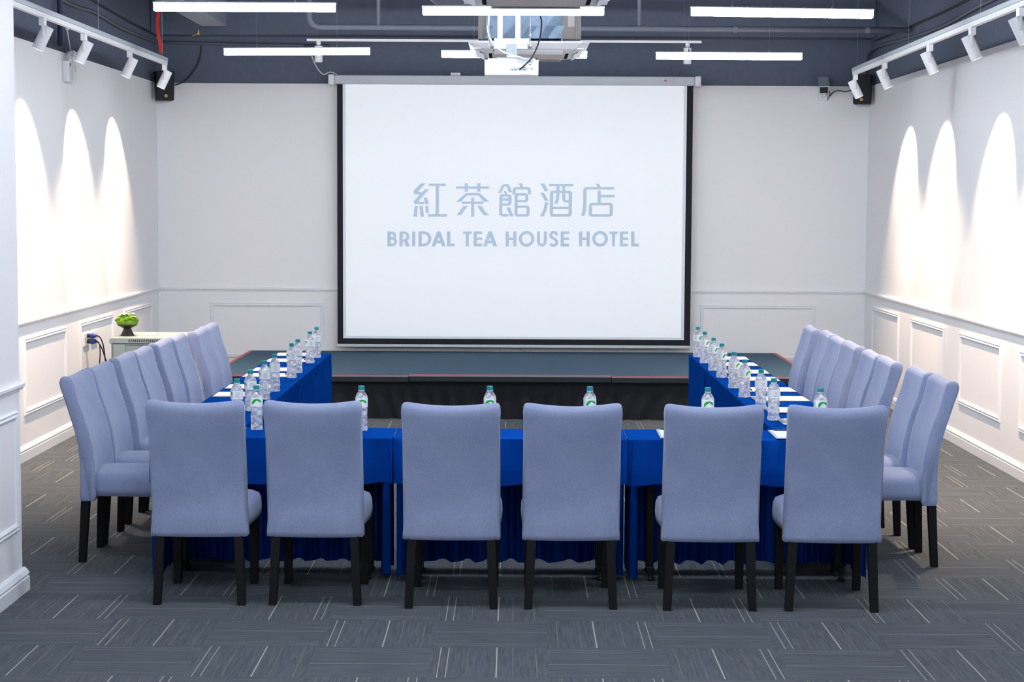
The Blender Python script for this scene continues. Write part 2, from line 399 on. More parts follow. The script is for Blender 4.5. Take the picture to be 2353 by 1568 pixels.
ZL, ZR = 3.158, 3.110
track('lighting_track', 'white track rail along the left wall carrying four spotlights', (-3.125, 16.30, ZL), (-3.125, 8.6, ZL))
track('lighting_track', 'white track rail along the right wall carrying five spotlights', (3.058, 16.43, ZR), (2.925, 9.2, ZR))
heads = []
sl, AL = track_spot(-1); sr, AR = track_spot(1)
left_heads = [(12.07, 'nearest the camera'), (13.216, 'second from the camera, above the emergency light'), (14.78, 'second from the back corner'), (16.245, 'in front of the left loudspeaker')]
for i, (y, lb) in enumerate(left_heads):
    o = sl if i == 0 else dup(sl, (0, 0, 0), 0, '')
    o.location = (-3.125, y, ZL - .012); o['label'] = 'white cylinder spotlight on the left track, ' + lb
    heads.append((o, AL, -1, True))
right_heads = [(16.34, 'in front of the right loudspeaker'), (14.94, 'second from the back corner'), (13.18, 'third from the back corner'), (11.875, 'fourth from the back corner'), (10.67, 'cut by the frame edge')]
for i, (y, lb) in enumerate(right_heads):
    o = sr if i == 0 else dup(sr, (0, 0, 0), 0, '')
    x = 2.925 + .13 * (y - 9.2) / 7.2
    o.location = (x, y, ZR - .012); o['label'] = 'white cylinder spotlight on the right track, ' + lb
    heads.append((o, AR, 1, True))

for o, A_, sg, lit in heads:
    if lit: aim_lights(o, A_, sg)
rt = thing('lighting_track', 'thin white track rail across the back above the projection screen', 'track', (-1.987, 17.4, 3.46), 0)
MB().box(0, 3.765, -.015, .015, 0, .022).build('rail', WPLASTIC, rt, bevel=.002)
for x in (.1, 1.88, 3.6): MB().tube([(x, 0, .022), (x, 0, ZC - 3.46)], .0012, 5).build('suspension_wire', SILVER, rt)
def back_spot(x, lb):
    t = thing('track_spotlight', lb, 'spotlight', (x, 17.4, 3.46), 0, 'white spotlights on the back track')
    MB().box(-.019, .019, -.02, .02, -.035, 0).build('adapter', WPLASTIC, t, bevel=.003)
    MB().lathe([(.007, -.05), (.007, -.035)], 8).build('stem', WPLASTIC, t)
    MB().lathe([(.001, -.045), (.036, -.045), (.038, -.048), (.038, -.195), (.034, -.198), (.001, -.198)], 24, cap=False).build('lamp_head', WPLASTIC, t)
back_spot(-1.875, 'white spotlight hanging from the left end of the back track')
back_spot(1.645, 'white spotlight hanging from the right end of the back track')

# ---------------------------------------------------------------- projection screen
YS = 18.42
ps = thing('projection_screen', 'large pull-down projection screen showing a hotel name in pale blue letters', 'projection screen', (0, YS, 0))
MB().box(-1.80, 1.805, -.002, .002, .478, 3.14).build('fabric_border', BLACKBORDER, ps)
MB().box(-1.742, 1.742, -.0045, -.0022, .538, 3.128).build('white_surface', SCREENW, ps)
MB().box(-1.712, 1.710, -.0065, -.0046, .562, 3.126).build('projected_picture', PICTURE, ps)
MB().box(-1.812, 1.818, -.012, .012, .452, .470).box(-1.80, 1.805, -.004, .004, .468, .480).build('weight_bar', CASEGREY, ps, bevel=.003)
MB().box(-1.82, 1.815, -.085, .06, 3.116, 3.206).build('housing', CASEGREY, ps, bevel=.012)
for x0, x1 in ((-1.88, -1.82), (1.815, 1.875)):
    MB().box(x0, x1, -.09, .06, 3.108, 3.21).build('end_cap', WPLASTIC, ps, bevel=.008)
# maker's mark on the housing: heart, two characters and a word
hm = MB(); hx, hz = 1.515, 3.165
hp = [(hx + .0011 * 16 * math.sin(a) ** 3 * .72, hz + .0008 * (13 * math.cos(a) - 5 * math.cos(2 * a) - 2 * math.cos(3 * a) - math.cos(4 * a))) for a in [2 * math.pi * i / 24 for i in range(24)]]
hm.prism(hp, -.0862, -.085)
hm.build('heart_mark', mat('heart_red', (200, 50, 70), .5), ps)
mm = MB()
for cx in (1.555, 1.605):
    mm.box(cx - .009, cx + .009, -.0862, -.085, 3.172, 3.1745).box(cx - .001, cx + .002, -.0862, -.085, 3.166, 3.183).box(cx - .009, cx - .006, -.0862, -.085, 3.167, 3.181)
for k, cx in enumerate((1.548, 1.560, 1.572, 1.584, 1.600, 1.612)):
    mm.box(cx - .004, cx - .0025, -.0862, -.085, 3.150, 3.158).box(cx + .002, cx + .0035, -.0862, -.085, 3.150, 3.158).box(cx - .004, cx + .0035, -.0862, -.085, 3.1535 if k % 2 else 3.1565, 3.155 if k % 2 else 3.158)
mm.build('maker_lettering', mat('print_mauve', (165, 150, 165), .5), ps)

def T(c):   # traced lettering units -> screen plane
    u, v = c[0] / 2353.0, c[1] / 784.0
    return (-1.47172 + 2.92403 * u - .00087 * v, 2.30245 + .01538 * u - .97442 * v)
class Glyph:
    def __init__(s): s.m = MB(); s.k = 0
    def poly(s, pts): s.k += 1; s.m.prism([T(p) for p in pts], -.0082 - s.k * 1.5e-5, -.0066); return s
    def rect(s, x0, y0, x1, y1): return s.poly([(x0, y0), (x1, y0), (x1, y1), (x0, y1)])
    def strip(s, A, B, closed):
        n = len(A)
        for i in range(n if closed else n - 1):
            j = (i + 1) % n; s.poly([A[i], A[j], B[j], B[i]])
        return s
    def rib(s, pts, wv, wh=None, closed=False):
        # ribbon with width wv on upright runs and wh on level runs
        wh = wv if wh is None else wh; n = len(pts); A = []; B = []
        def nrm(i, j):
            dx, dy = pts[j][0] - pts[i][0], pts[j][1] - pts[i][1]; L = math.hypot(dx, dy) or 1
            nx, ny = -dy / L, dx / L; wdt = math.hypot(nx * wv, ny * wh) / 2; return nx, ny, wdt
        for i in range(n):
            segs = []
            if closed or i > 0: segs.append(nrm((i - 1) % n, i))
            if closed or i < n - 1: segs.append(nrm(i, (i + 1) % n))
            nx = sum(q[0] for q in segs) / len(segs); ny = sum(q[1] for q in segs) / len(segs); L = math.hypot(nx, ny) or 1
            nx, ny = nx / L, ny / L; wdt = sum(q[2] for q in segs) / len(segs)
            k = max(.5, nx * segs[0][0] + ny * segs[0][1]); wdt /= k
            A.append((pts[i][0] + nx * wdt, pts[i][1] + ny * wdt)); B.append((pts[i][0] - nx * wdt, pts[i][1] - ny * wdt))
        return s.strip(A, B, closed)
    def rrect(s, x0, y0, x1, y1, r, tv, th, ends=True):
        def loop(a0, b0, a1, b1, q):
            q = max(q, .5); out = []
            for cx, cy, st in ((a1 - q, b0 + q, -90), (a1 - q, b1 - q, 0), (a0 + q, b1 - q, 90), (a0 + q, b0 + q, 180)):
                for k in range(7): a = R(st + 15 * k); out.append((cx + q * math.cos(a), cy + q * math.sin(a)))
            return out
        return s.strip(loop(x0, y0, x1, y1, r), loop(x0 + tv, y0 + th, x1 - tv, y1 - th, r - min(tv, th) * .8), True)
def arc(cx, cy, rx, ry, a0, a1, n=14): return [(cx + rx * math.cos(R(a0 + (a1 - a0) * i / n)), cy + ry * math.sin(R(a0 + (a1 - a0) * i / n))) for i in range(n + 1)]

def chinese():
    glyphs = []; g = Glyph()
    # red
    g.poly([(422, 147), (461, 147), (398, 215), (362, 222), (358, 216), (362, 206)]); g.poly([(358, 216), (398, 212), (416, 219), (436, 219), (418, 239), (376, 239), (364, 232)])
    g.poly([(452, 197), (489, 197), (398, 297), (366, 306), (361, 299), (365, 289)]); g.poly([(361, 298), (398, 294), (410, 298), (450, 298), (446, 318), (378, 318), (365, 311)])
    g.poly([(443, 263), (471, 263), (488, 318), (456, 318)])
    g.poly([(370, 333), (397, 333), (389, 420), (359, 420)]); g.poly([(409, 333), (437, 333), (446, 420), (417, 420)]); g.poly([(456, 333), (480, 333), (485, 391), (460, 391)])
    g.rect(483, 150, 625, 170).rect(541, 170, 569, 399).rect(478, 398, 634, 420)
    glyphs.append(g.m); g = Glyph()   # tea
    g.rect(707, 172, 979, 192).rect(778, 147, 806, 216).rect(880, 147, 908, 216)
    g.poly([(707, 298), (778, 236), (790, 227), (800, 226), (802, 247), (795, 249), (750, 298)]); g.rect(799, 226, 890, 247)
    g.poly([(888, 226), (898, 227), (912, 236), (981, 298), (935, 298), (893, 251), (886, 247)])
    g.rect(754, 296, 932, 316).rect(831, 262, 858, 420)
    g.poly([(768, 331), (808, 331), (748, 409), (711, 409)]); g.poly([(881, 331), (916, 331), (950, 380), (981, 409), (940, 409), (918, 390)])
    glyphs.append(g.m); g = Glyph()   # hall
    g.poly([(1050, 228), (1080, 228), (1098, 180), (1106, 174), (1118, 174), (1126, 180), (1138, 222), (1168, 222), (1146, 165), (1132, 154), (1096, 154), (1082, 165)])
    g.poly([(1097, 210), (1118, 210), (1128, 237), (1108, 237)])
    g.rib([(1075, 405), (1075, 260), (1082, 247), (1092, 246), (1132, 246), (1144, 248), (1150, 258), (1150, 306), (1145, 317), (1134, 321), (1086, 321)], 26, 21)
    g.rect(1086, 270, 1138, 290); g.rib([(1075, 330), (1075, 390), (1079, 402), (1090, 408), (1136, 408)], 26, 20)
    g.poly([(1119, 343), (1150, 343), (1181, 418), (1150, 418)])
    g.poly([(1220, 147), (1248, 147), (1259, 180), (1232, 180)])
    g.rib([(1182, 238), (1182, 204), (1188, 192), (1200, 188), (1292, 188), (1303, 192), (1308, 204), (1308, 238)], 26, 20)
    g.rib([(1200, 406), (1200, 246), (1205, 239), (1214, 238), (1276, 238), (1284, 242), (1287, 252), (1287, 278), (1284, 288), (1275, 293), (1212, 293)], 26, 20)
    g.rrect(1186, 328, 1311, 419, 22, 27, 20)
    glyphs.append(g.m); g = Glyph()   # wine
    g.poly([(1396, 149), (1430, 149), (1465, 213), (1433, 213)]); g.poly([(1396, 225), (1428, 225), (1465, 290), (1436, 290)]); g.poly([(1435, 303), (1463, 303), (1450, 365), (1428, 418), (1394, 418), (1424, 360)])
    g.rect(1466, 152, 1666, 172).rrect(1475, 207, 1657, 419, 24, 28, 21)
    g.poly([(1527, 172), (1554, 172), (1554, 250), (1550, 280), (1540, 314), (1510, 314), (1522, 280), (1527, 250)])
    g.rib([(1589, 172), (1589, 275), (1593, 287), (1604, 294), (1632, 294)], 26, 20); g.rect(1500, 338, 1632, 357)
    glyphs.append(g.m); g = Glyph()   # shop
    g.poly([(1850, 151), (1879, 151), (1891, 180), (1862, 180)]); g.rect(1775, 178, 2000, 199)
    g.poly([(1733, 413), (1744, 360), (1748, 300), (1748, 198), (1756, 184), (1772, 178), (1782, 178), (1782, 199), (1776, 203), (1776, 300), (1772, 365), (1762, 413)])
    g.rect(1866, 207, 1892, 312).rect(1892, 242, 2006, 263).rrect(1794, 306, 1993, 420, 26, 28, 21)
    return glyphs + [g.m]
def english():
    global g
    g = Glyph(); t, b = 540, 663; mid = 601
    def bowl(x0, x1, y0, y1):
        h = (y1 - y0) / 2; g.rib([(x0, y0)] + arc(x1 - h, y0 + h, h, h, -90, 90) + [(x0, y1)], 24, 21)
    def B(x0, x1): g.rect(x0, t, x0 + 28, b); bowl(x0 + 10, x1 - 18, t + 11, mid - 3); bowl(x0 + 10, x1 - 12, mid - 4, b - 11)
    def Rr(x0, x1): g.rect(x0, t, x0 + 28, b); bowl(x0 + 10, x1 - 14, t + 11, mid + 13); g.poly([(x0 + 36, mid + 8), (x0 + 62, mid - 2), (x1, b), (x1 - 34, b)])
    def I(x0, x1): g.rect(x0, t, x1, b)
    def D(x0, x1): g.rect(x0, t, x0 + 28, b); g.rib([(x0 + 10, t + 11), (x0 + 42, t + 11)] + arc(x0 + 42, mid, x1 - x0 - 55, 51, -90, 90) + [(x0 + 10, b - 11)], 26, 22)
    def A(x0, x1):
        c = (x0 + x1) / 2; g.poly([(c - 14, t), (c + 14, t), (c + 1, t + 42), (x0 + 31, b), (x0, b)]); g.poly([(c - 14, t), (c + 14, t), (x1, b), (x1 - 31, b), (c - 1, t + 42)])
        g.rect(x0 + 34, b - 48, x1 - 34, b - 25)
    def L(x0, x1): g.rect(x0, t, x0 + 28, b).rect(x0 + 28, b - 24, x1, b)
    def Tt(x0, x1): c = (x0 + x1) / 2; g.rect(x0, t, x1, t + 22).rect(c - 13, t + 22, c + 13, b)
    def E(x0, x1): g.rect(x0, t, x0 + 28, b).rect(x0 + 28, t, x1, t + 22).rect(x0 + 28, mid - 12, x1, mid + 10).rect(x0 + 28, b - 23, x1, b)
    def H(x0, x1): g.rect(x0, t, x0 + 28, b).rect(x1 - 28, t, x1, b).rect(x0 + 28, mid - 12, x1 - 28, mid + 10)
    def O(x0, x1): c = (x0 + x1) / 2; g.strip(arc(c, mid, (x1 - x0) / 2, 65, 0, 360, 40), arc(c, mid, (x1 - x0) / 2 - 26, 40, 0, 360, 40), True)
    def U(x0, x1): r_ = (x1 - x0) / 2; g.rib([(x0 + 13, t), (x0 + 13, b - r_ + 3)] + arc(x0 + r_, b - r_ + 2, r_ - 13, r_ - 12, 180, 0)[1:] + [(x1 - 13, t)], 27, 24)
    def Ss(x0, x1):
        c = (x0 + x1) / 2; g.rib([(x1 - 10, 571)] + arc(c, 571, 25, 24, -10, -250, 14) + [(c + 8, 604)] + arc(c - 1, 630, 27, 24, -50, 160, 14), 25, 23)
    words = []
    for f, x0, x1 in ((B, 147, 226), (Rr, 245, 330), (I, 349, 376), (D, 401, 508), (A, 508, 626), (L, 635, 700), (Tt, 766, 838), (E, 852, 923), (A, 931, 1047),
                      (H, 1115, 1205), (O, 1223, 1352), (U, 1372, 1454), (Ss, 1471, 1549), (E, 1566, 1636), (H, 1716, 1806), (O, 1825, 1954), (Tt, 1964, 2036), (E, 2050, 2120), (L, 2143, 2208)):
        if x0 in (766, 1115, 1716): words.append(g.m); g = Glyph()
        f(x0, x1)
    return words + [g.m]
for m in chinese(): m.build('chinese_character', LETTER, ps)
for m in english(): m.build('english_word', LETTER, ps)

# ---------------------------------------------------------------- stage
st = thing('stage_platform', 'low black stage in front of the screen with dark carpet and red edges', 'stage', (0, 0, 0))
SX0, SX1, SY0, SY1, SZ = -2.68, 2.67, 16.06, 18.52, .40
MB().box(SX0, SX1, SY0, SY1, .33, SZ).build('deck', STAGETOP, st, bevel=.004)
for x0, x1, dz, dy in ((SX0, -.935, -.004, 0), (-.93, .872, .003, -.012), (.877, SX1, -.002, 0)):
    e = MB().box(x0, x1, SY0 - .035 + dy, SY0, .338 + dz, SZ - .003 + dz).build('front_edge', BLACKP, st, bevel=.004)
    MB().box(x0, x1, SY0 - .030 + dy, SY0 - .012, SZ - .003 + dz, SZ + .001 + dz).build('red_strip', REDTRIM, e)
    MB().box(x0, x1, SY0 - .038 + dy, SY0 - .030 + dy, SZ - .016 + dz, SZ - .003 + dz).build('silver_strip', SILVER, e)
for x0, x1, xs in ((SX0 - .035, SX0, SX0 - .042), (SX1, SX1 + .035, SX1 + .035)):
    e = MB().box(x0, x1, SY0, SY1, .338, SZ + .001).build('side_edge', REDTRIM, st, bevel=.003)
    MB().box(xs, xs + .007, SY0, SY1, .345, SZ - .003).build('silver_strip', SILVER, e)
def pleats(path, z0, z1, amp, wl, rows=9, seed=1, gather=0.15, lean=0.0, hem=0.0, smooth_top=0.0, step=.011, knife=False):
    """cloth hanging from a plan path; the folds grow downwards"""
    rnd = random.Random(seed); path = [Vector(p) for p in path]; pts = []; dist = 0
    ph = [rnd.uniform(0, 6.28) for _ in range(5)]
    for i in range(len(path) - 1):
        d = path[i + 1] - path[i]; L = d.length; n = max(2, int(L / step)); nr = Vector((d.y, -d.x)).normalized()
        for k in range(n + (1 if i == len(path) - 2 else 0)):
            pts.append((path[i] + d * k / n, nr, dist + L * k / n))
        dist += L
    out = []
    for j in range(rows):
        t = j / (rows - 1); g_ = max(0.0, (t - smooth_top) / (1 - smooth_top)); g_ = gather + (1 - gather) * min(1, g_ * 1.4) if g_ > 0 else 0.0
        row = []
        for p, nr, s in pts:
            sx = s + .35 * wl * math.sin(s * 5.1 / (wl * 8) + ph[0]) + lean * t * math.sin(s * 1.7 + ph[4])
            a = (math.sin(2 * math.pi * sx / wl + ph[1]) if not knife else 1.45 * abs(math.sin(math.pi * sx / wl + ph[1])) ** .8 - 1.45) * .7 + .3 * math.sin(2 * math.pi * sx / wl * .53 + ph[2]) + .2 * math.sin(2 * math.pi * sx / (wl * 2.3) + ph[3])
            q = p + nr * amp * g_ * a
            row.append((q.x, q.y, z0 + (z1 - z0) * t + (hem * math.sin(2 * math.pi * sx / wl * .5 + ph[3]) * t)))
        out.append(row)
    return out
MB().grid(pleats([(SX0 + .02, SY1 - .1), (SX0 + .02, SY0 + .02), (SX1 - .02, SY0 + .02), (SX1 - .02, SY1 - .1)], .345, .004, .022, .15, 10, 3, .1, lean=.10, step=.016)).build('skirt', BLACKCLOTH, st, smooth=True, fix=False)
hb = thing('handrail', 'black tubular metal hoop standing beside the right end of the stage', 'handrail', (2.80, 16.75, 0))
MB().tube(catmull([(-.0, -.16, 0), (-.0, -.16, .40), (.0, -.12, .53), (.0, 0, .575), (.0, .12, .53), (.0, .16, .40), (.0, .16, 0)], 8), .016, 10).build('hoop', BLACKMETAL, hb, smooth=True)
MB().tube([(0, -.16, .22), (0, .16, .22)], .011, 8).build('crossbar', BLACKMETAL, hb, smooth=True)
for y in (-.16, .16): MB().lathe([(.024, 0), (.024, .02), (.017, .03)], 12, cy=y).build('foot_cap', BLACKP, hb)

# ---------------------------------------------------------------- tables and blue cloths
def table_and_cloth(L, Wd, seed):
    """local frame: seat side at y = 0, inner side at y = Wd, along x from 0 to L"""
    t = thing('conference_table', '', 'table', group='folding conference tables')
    MB().box(.035, L - .035, .03, Wd - .03, .715, .738).build('tabletop', WOOD, t, bevel=.003)
    for x in (.13, L - .13):
        lg = MB().box(x - .02, x + .02, Wd * .5 - .03, Wd * .5 + .03, .04, .715).box(x - .016, x + .016, .07, Wd - .07, .045, .075).build('leg', BLACKMETAL, t, bevel=.004)
        for y in (.09, Wd - .09):
            MB().lathe([(.018, 0), (.020, .012), (.012, .02), (.010, .048)], 12, cx=x, cy=y).build('foot', BLACKP, lg)
    c = thing('tablecloth', '', 'tablecloth', group='royal blue fitted tablecloths')
    # top with soft waves along its edges
    rnd = random.Random(seed); nx, ny = 30, 8; top = []
    for j in range(ny + 1):
        row = []
        for i in range(nx + 1):
            x, y = L * i / nx, Wd * j / ny
            edge = min(x, L - x, y, Wd - y)
            row.append((x, y, .750 + .0015 * math.sin(9 * x + seed) * math.cos(7 * y + seed) - (.004 if edge < .001 else 0)))
        top.append(row)
    skirtpath = lambda y0: [(0, y0), (0, 0), (L, 0), (L, y0)]
    MB().grid(top).build('cover', BLUE, c, smooth=True, fix=False)
    # seat side overhang
    MB().grid(pleats([(0.0, 0.0), (L, 0.0)], .7465, .512, .021, .19, 8, seed, .2, hem=.006)).build('valance', BLUE, c, smooth=True, fix=False)
    # long skirt: end, inner side, end
    MB().grid(pleats([(L - .020, .0), (L - .020, Wd), (.020, Wd), (.020, .0)], .7465, .035, .036, .068, 14, seed + 5, .8, hem=.008, smooth_top=.10, step=.0062, knife=True)).build('skirt', BLUE, c, smooth=True, fix=False)
    return t, c
def put(L, Wd, loc, rz, lt, lc, seed):
    t, c = table_and_cloth(L, Wd, seed)
    for o, lb in ((t, lt), (c, lc)):
        o.location = loc; o.rotation_euler = (0, 0, rz); o['label'] = lb
    return c
k = 0
for (x0, x1), nm in zip(((-1.855, -.617), (-.614, .585), (.588, 1.835)), ('left', 'middle', 'right')):
    k += 1; put(x1 - x0, .42, (x0, 9.145, 0), 0, 'narrow folding table under the %s cloth of the front row' % nm, 'royal blue pleated cloth on the %s table of the front row' % nm, k)
LT = [9.585, 10.79, 11.985, 13.156, 14.225]; RT = [9.585, 10.765, 11.905, 13.012, 14.24]
SN = ['joining the front row', 'second from the front row', 'third from the front row', 'nearest the stage']
for i in range(4):
    k += 1; L = LT[i + 1] - LT[i] - .010
    put(L, .425, (-1.862, LT[i + 1] - .005, 0), R(-90), 'narrow folding table in the left arm of the U, ' + SN[i], 'royal blue pleated cloth on the left arm of the U, ' + SN[i], k)
    k += 1; L = RT[i + 1] - RT[i] - .010
    put(L, .43, (1.815, RT[i] + .005, 0), R(90), 'narrow folding table in the right arm of the U, ' + SN[i], 'royal blue pleated cloth on the right arm of the U, ' + SN[i], k)

# ---------------------------------------------------------------- chairs
def chair():
    t = thing('dining_chair', '', 'chair', group='grey upholstered dining chairs')
    # backrest: rear and front profile (y, z), swept across the width
    rear = [(.004, .335), (-.002, .36), (.0, .45), (-.002, .55), (-.010, .63), (-.026, .71), (-.050, .79), (-.076, .87), (-.098, .935), (-.104, .965)]
    crown = [(-.098, .984), (-.080, .993), (-.056, .992), (-.036, .982), (-.028, .962)]
    front = [(-.020, .93), (-.001, .86), (.026, .79), (.050, .71), (.067, .63), (.078, .55), (.084, .45), (.086, .36), (.080, .335)]
    prof = rear + crown + front; rows = []
    for u in [-1, -.95] + [-.875 + .125 * i for i in range(15)] + [.95, 1]:
        row = []
        for (y, z) in prof:
            hw = .2165 + .010 * ((z - .62) / .36) ** 2 + (.004 if z < .4 else 0)
            hz = max(0.0, (z - .80) / .19)
            sag = .018 * (u * u) * hz                        # corners ride a little higher than the middle
            cur = .020 * (u * u)                             # wraps gently around the sitter
            cy = -.01
            yy = y + cur - .010
            if abs(u) > .94 and z > .9: sag -= (z - .9) * (.03 if abs(u) < .96 else .10)
            row.append([hw * u, yy, z + sag])
        rows.append(row)
    # rounded side edges: shrink the thickness on added outer columns
    def edge(row, u, sh, ins, dr):
        out = []
        for (p, (y, z)) in zip(row, prof):
            # centre line of the pad at this height
            cy = [q for q in prof]
            lo = min(rear, key=lambda q: abs(q[1] - z))[0]; hi = min(front, key=lambda q: abs(q[1] - z))[0]
            c = (lo + hi) / 2 + .010
            zz = p[2]; zt = .664
            out.append([p[0] + u * ins, c + (p[1] - c) * sh, zt + (zz - zt) * (1 - (1 - sh) * .03) - max(0, zz - .88) * dr])
        return out
    L, Rr = rows[0], rows[-1]
    rows = [edge(L, -1, .55, .009, .28), edge(L, -1, .86, .006, .09)] + rows + [edge(Rr, 1, .86, .006, .09), edge(Rr, 1, .55, .009, .28)]
    m = MB(); m.grid(rows, closed=True); n = len(prof)
    m.f.append(tuple(range(n))); m.mi.append(0); m.f.append(tuple(range((len(rows) - 1) * n, len(rows) * n))); m.mi.append(0)
    m.build('backrest', FABRIC, t, smooth=True)
    # seat: box with a domed top, wider at the front
    m = MB(); rows = []; ny = 10
    for j in range(ny + 1):
        v = j / ny; y = .075 + .475 * v; hw = .212 + .021 * min(1, v * 1.6); row = []
        fr = 0.0 if v < .9 else (v - .9) / .1
        sec = [(-1, .362), (-1.012, .40), (-1.0, .445), (-.95, .472), (-.8, .486), (-.4, .496), (0, .499), (.4, .496), (.8, .486), (.95, .472), (1.0, .445), (1.012, .40), (1, .362)]
        for x, z in sec:
            zz = z - (z - .43) * .22 * fr * fr; row.append((x * hw * (1 - .03 * fr * fr), y, zz))
        rows.append(row)
    for ins, sh in ((.010, .8), (.014, .45)):
        rows.append([(x * .985, y + ins, .425 + (z - .425) * sh) for x, y, z in rows[ny]])
    m.grid(rows, closed=True); n = len(rows[0])
    m.f.append(tuple(range(n))); m.mi.append(0); m.f.append(tuple(range((len(rows) - 1) * n, len(rows) * n))); m.mi.append(0)
    m.build('seat', FABRIC, t, smooth=True)
    def leg(x, y, x1, y1, a, b):
        vs = []
        for (cx, cy, h, z) in ((x1, y1, b, 0), (x, y, a, .365)):
            vs += [(cx - h, cy - h, z), (cx + h, cy - h, z), (cx + h, cy + h, z), (cx - h, cy + h, z)]
        m = MB().add(vs, [(3, 2, 1, 0), (4, 5, 6, 7)] + [(i, (i + 1) % 4, 4 + (i + 1) % 4, 4 + i) for i in range(4)])
        m.build('leg', WOOD, t, bevel=.003)
    leg(-.188, .034, -.205, .014, .023, .019); leg(.188, .034, .205, .014, .023, .019)
    leg(-.195, .515, -.196, .505, .024, .019); leg(.195, .515, .196, .505, .024, .019)
    return t
ch0 = chair(); used = []
def place_chair(x, y, rz, lb):
    o = ch0 if not used else dup(ch0, (0, 0, 0), 0, ''); used.append(1)
    o.location = (x, y, 0); o.rotation_euler = (0, 0, rz); o['label'] = lb
FRONT = [(-1.515, 8.61, .0), (-.955, 8.615, -.01), (-.294, 8.56, -.015), (.282, 8.562, .01), (.950, 8.545, -.012), (1.534, 8.54, -.03)]
FN = ['leftmost', 'second from the left', 'third from the left', 'third from the right', 'second from the right', 'rightmost']
for (x, y, rz), nm in zip(FRONT, FN): place_chair(x, y, rz, 'grey upholstered chair seen from behind in the front row, ' + nm)
LC = [(-2.335, 9.84), (-2.33, 10.335), (-2.335, 10.985), (-2.325, 11.465), (-2.32, 12.10), (-2.305, 12.59), (-2.25, 13.18), (-2.26, 13.70)]
RC = [(2.295, 9.835), (2.285, 10.34), (2.245, 11.0), (2.24, 11.485), (2.245, 12.17), (2.245, 12.66), (2.26, 13.23), (2.225, 13.76)]
CN = ['nearest the camera', 'second from the camera', 'third from the camera', 'fourth from the camera', 'fourth from the stage', 'third from the stage', 'second from the stage', 'nearest the stage']
for i, (x, y) in enumerate(LC): place_chair(x, y, R(-90) + random.uniform(-.02, .02), 'grey upholstered chair along the left arm of tables, ' + CN[i])
for i, (x, y) in enumerate(RC): place_chair(x, y, R(90) + random.uniform(-.02, .02), 'grey upholstered chair along the right arm of tables, ' + CN[i])

# ---------------------------------------------------------------- bottles
def bottle():
    t = thing('water_bottle', '', 'bottle', group='water bottles on the tables')
    def sec(r_, z, q, n=24, tw=0.0):
        out = []
        for i in range(n):
            a = 2 * math.pi * i / n + math.pi / n; c, s_ = math.cos(a), math.sin(a); e = 2.0 / q
            out.append((r_ * math.copysign(abs(c) ** e, c), r_ * math.copysign(abs(s_) ** e, s_), z))
        return out
    rows = [sec(.024, .003, 3), sec(.0295, .0, 3.4), sec(.0315, .006, 3.6), sec(.0315, .016, 3.6)]
    rnd = random.Random(4); zz = .016
    for kx in range(9):                                            # diamond dimples of the lower body
        zz += .0112; row = []
        for i, p in enumerate(sec(.0315, zz, 3.4)):
            f = 1 - (.15 if ((i // 3) + kx // 2) % 2 else .01) - .02 * rnd.random(); row.append((p[0] * f, p[1] * f, zz + rnd.uniform(-.002, .002)))
        rows.append(row)
    rows += [sec(.0318, .124, 3.6), sec(.0318, .170, 3.4), sec(.031, .178, 3.0), sec(.027, .189, 2.5), sec(.020, .200, 2.2), sec(.0145, .207, 2), sec(.0142, .213, 2)]
    m = MB().grid(rows, closed=True); n = 24
    m.f.append(tuple(range(n - 1, -1, -1))); m.mi.append(0); m.f.append(tuple(range((len(rows) - 1) * n, len(rows) * n))); m.mi.append(0)
    m.build('body', WATER, t, smooth=False)
    MB().lathe([(.0172, .2095), (.0172, .212)], 20).build('neck_ring', WPLASTIC, t)
    MB().lathe([(.0160, .2125), (.0166, .214), (.0166, .2315), (.0150, .2345), (.001, .2345)], 24, cap=False).build('cap', TEAL, t, smooth=False)
    lab = MB().grid([sec(.0326, .124, 3.6), sec(.0326, .173, 3.5)], closed=True).build('label', LABEL, t, smooth=True)
    # green swoosh on the front of the label (front = -y)
    up = [(-.024, .141), (-.022, .152), (-.012, .1595), (.004, .1610), (.018, .1590), (.0245, .1530), (.0235, .1475)]
    lo = [(-.018, .1395), (-.013, .1435), (-.006, .1495), (.003, .1555), (.011, .1525), (.018, .1485), (.0225, .1470)]
    def onl(x, z): z = .1495 + (z - .150) * 1.35; xx = max(-.0320, min(.0320, x)); return (xx, -.0331 * (1 - abs(xx / .0326) ** 3.5) ** (1 / 3.5) - .0004, z)
    MB().grid([[onl(x, z) for x, z in up], [onl(x, z) for x, z in lo]]).build('leaf_emblem', LEAF, lab, smooth=True)
    for s_ in (-1, 1):
        pr = MB()
        for q in range(5): pr.box(s_ * .0327 - .0003, s_ * .0327 + .0003, -.014, .012 - .003 * (q % 3), .135 + .006 * q, .1372 + .006 * q)
        pr.build('fine_print', PRINT, lab)
    return t
b0 = bottle(); bu = []
def place_bottle(x, y, rz, lb):
    o = b0 if not bu else dup(b0, (0, 0, 0), 0, ''); bu.append(1)
    o.location = (x, y, .7515); o.rotation_euler = (0, 0, rz); o['label'] = lb
FB = [(-1.350, 9.445, .10), (-.797, 9.435, .10), (-.123, 9.46, 0), (.404, 9.465, .12), (1.023, 9.445, 0), (1.618, 9.455, .15)]
BN = ['clear water bottle standing between the first and second front chairs from left', 'clear water bottle at the right edge of the second front chair',
      'clear water bottle whose top shows above the third front chair', 'clear water bottle whose top shows above the fourth front chair',
      'clear water bottle whose top shows above the fifth front chair', 'clear water bottle whose top shows above the rightmost front chair']
for (x, y, rz), lb in zip(FB, BN): place_bottle(x, y, rz, lb)
LBY = [9.775, 10.28, 10.87, 11.335, 12.195, 12.545, 13.30, 13.75]; RBY = [9.97, 10.49, 11.135, 11.675, 12.37, 12.885, 13.475, 13.985]
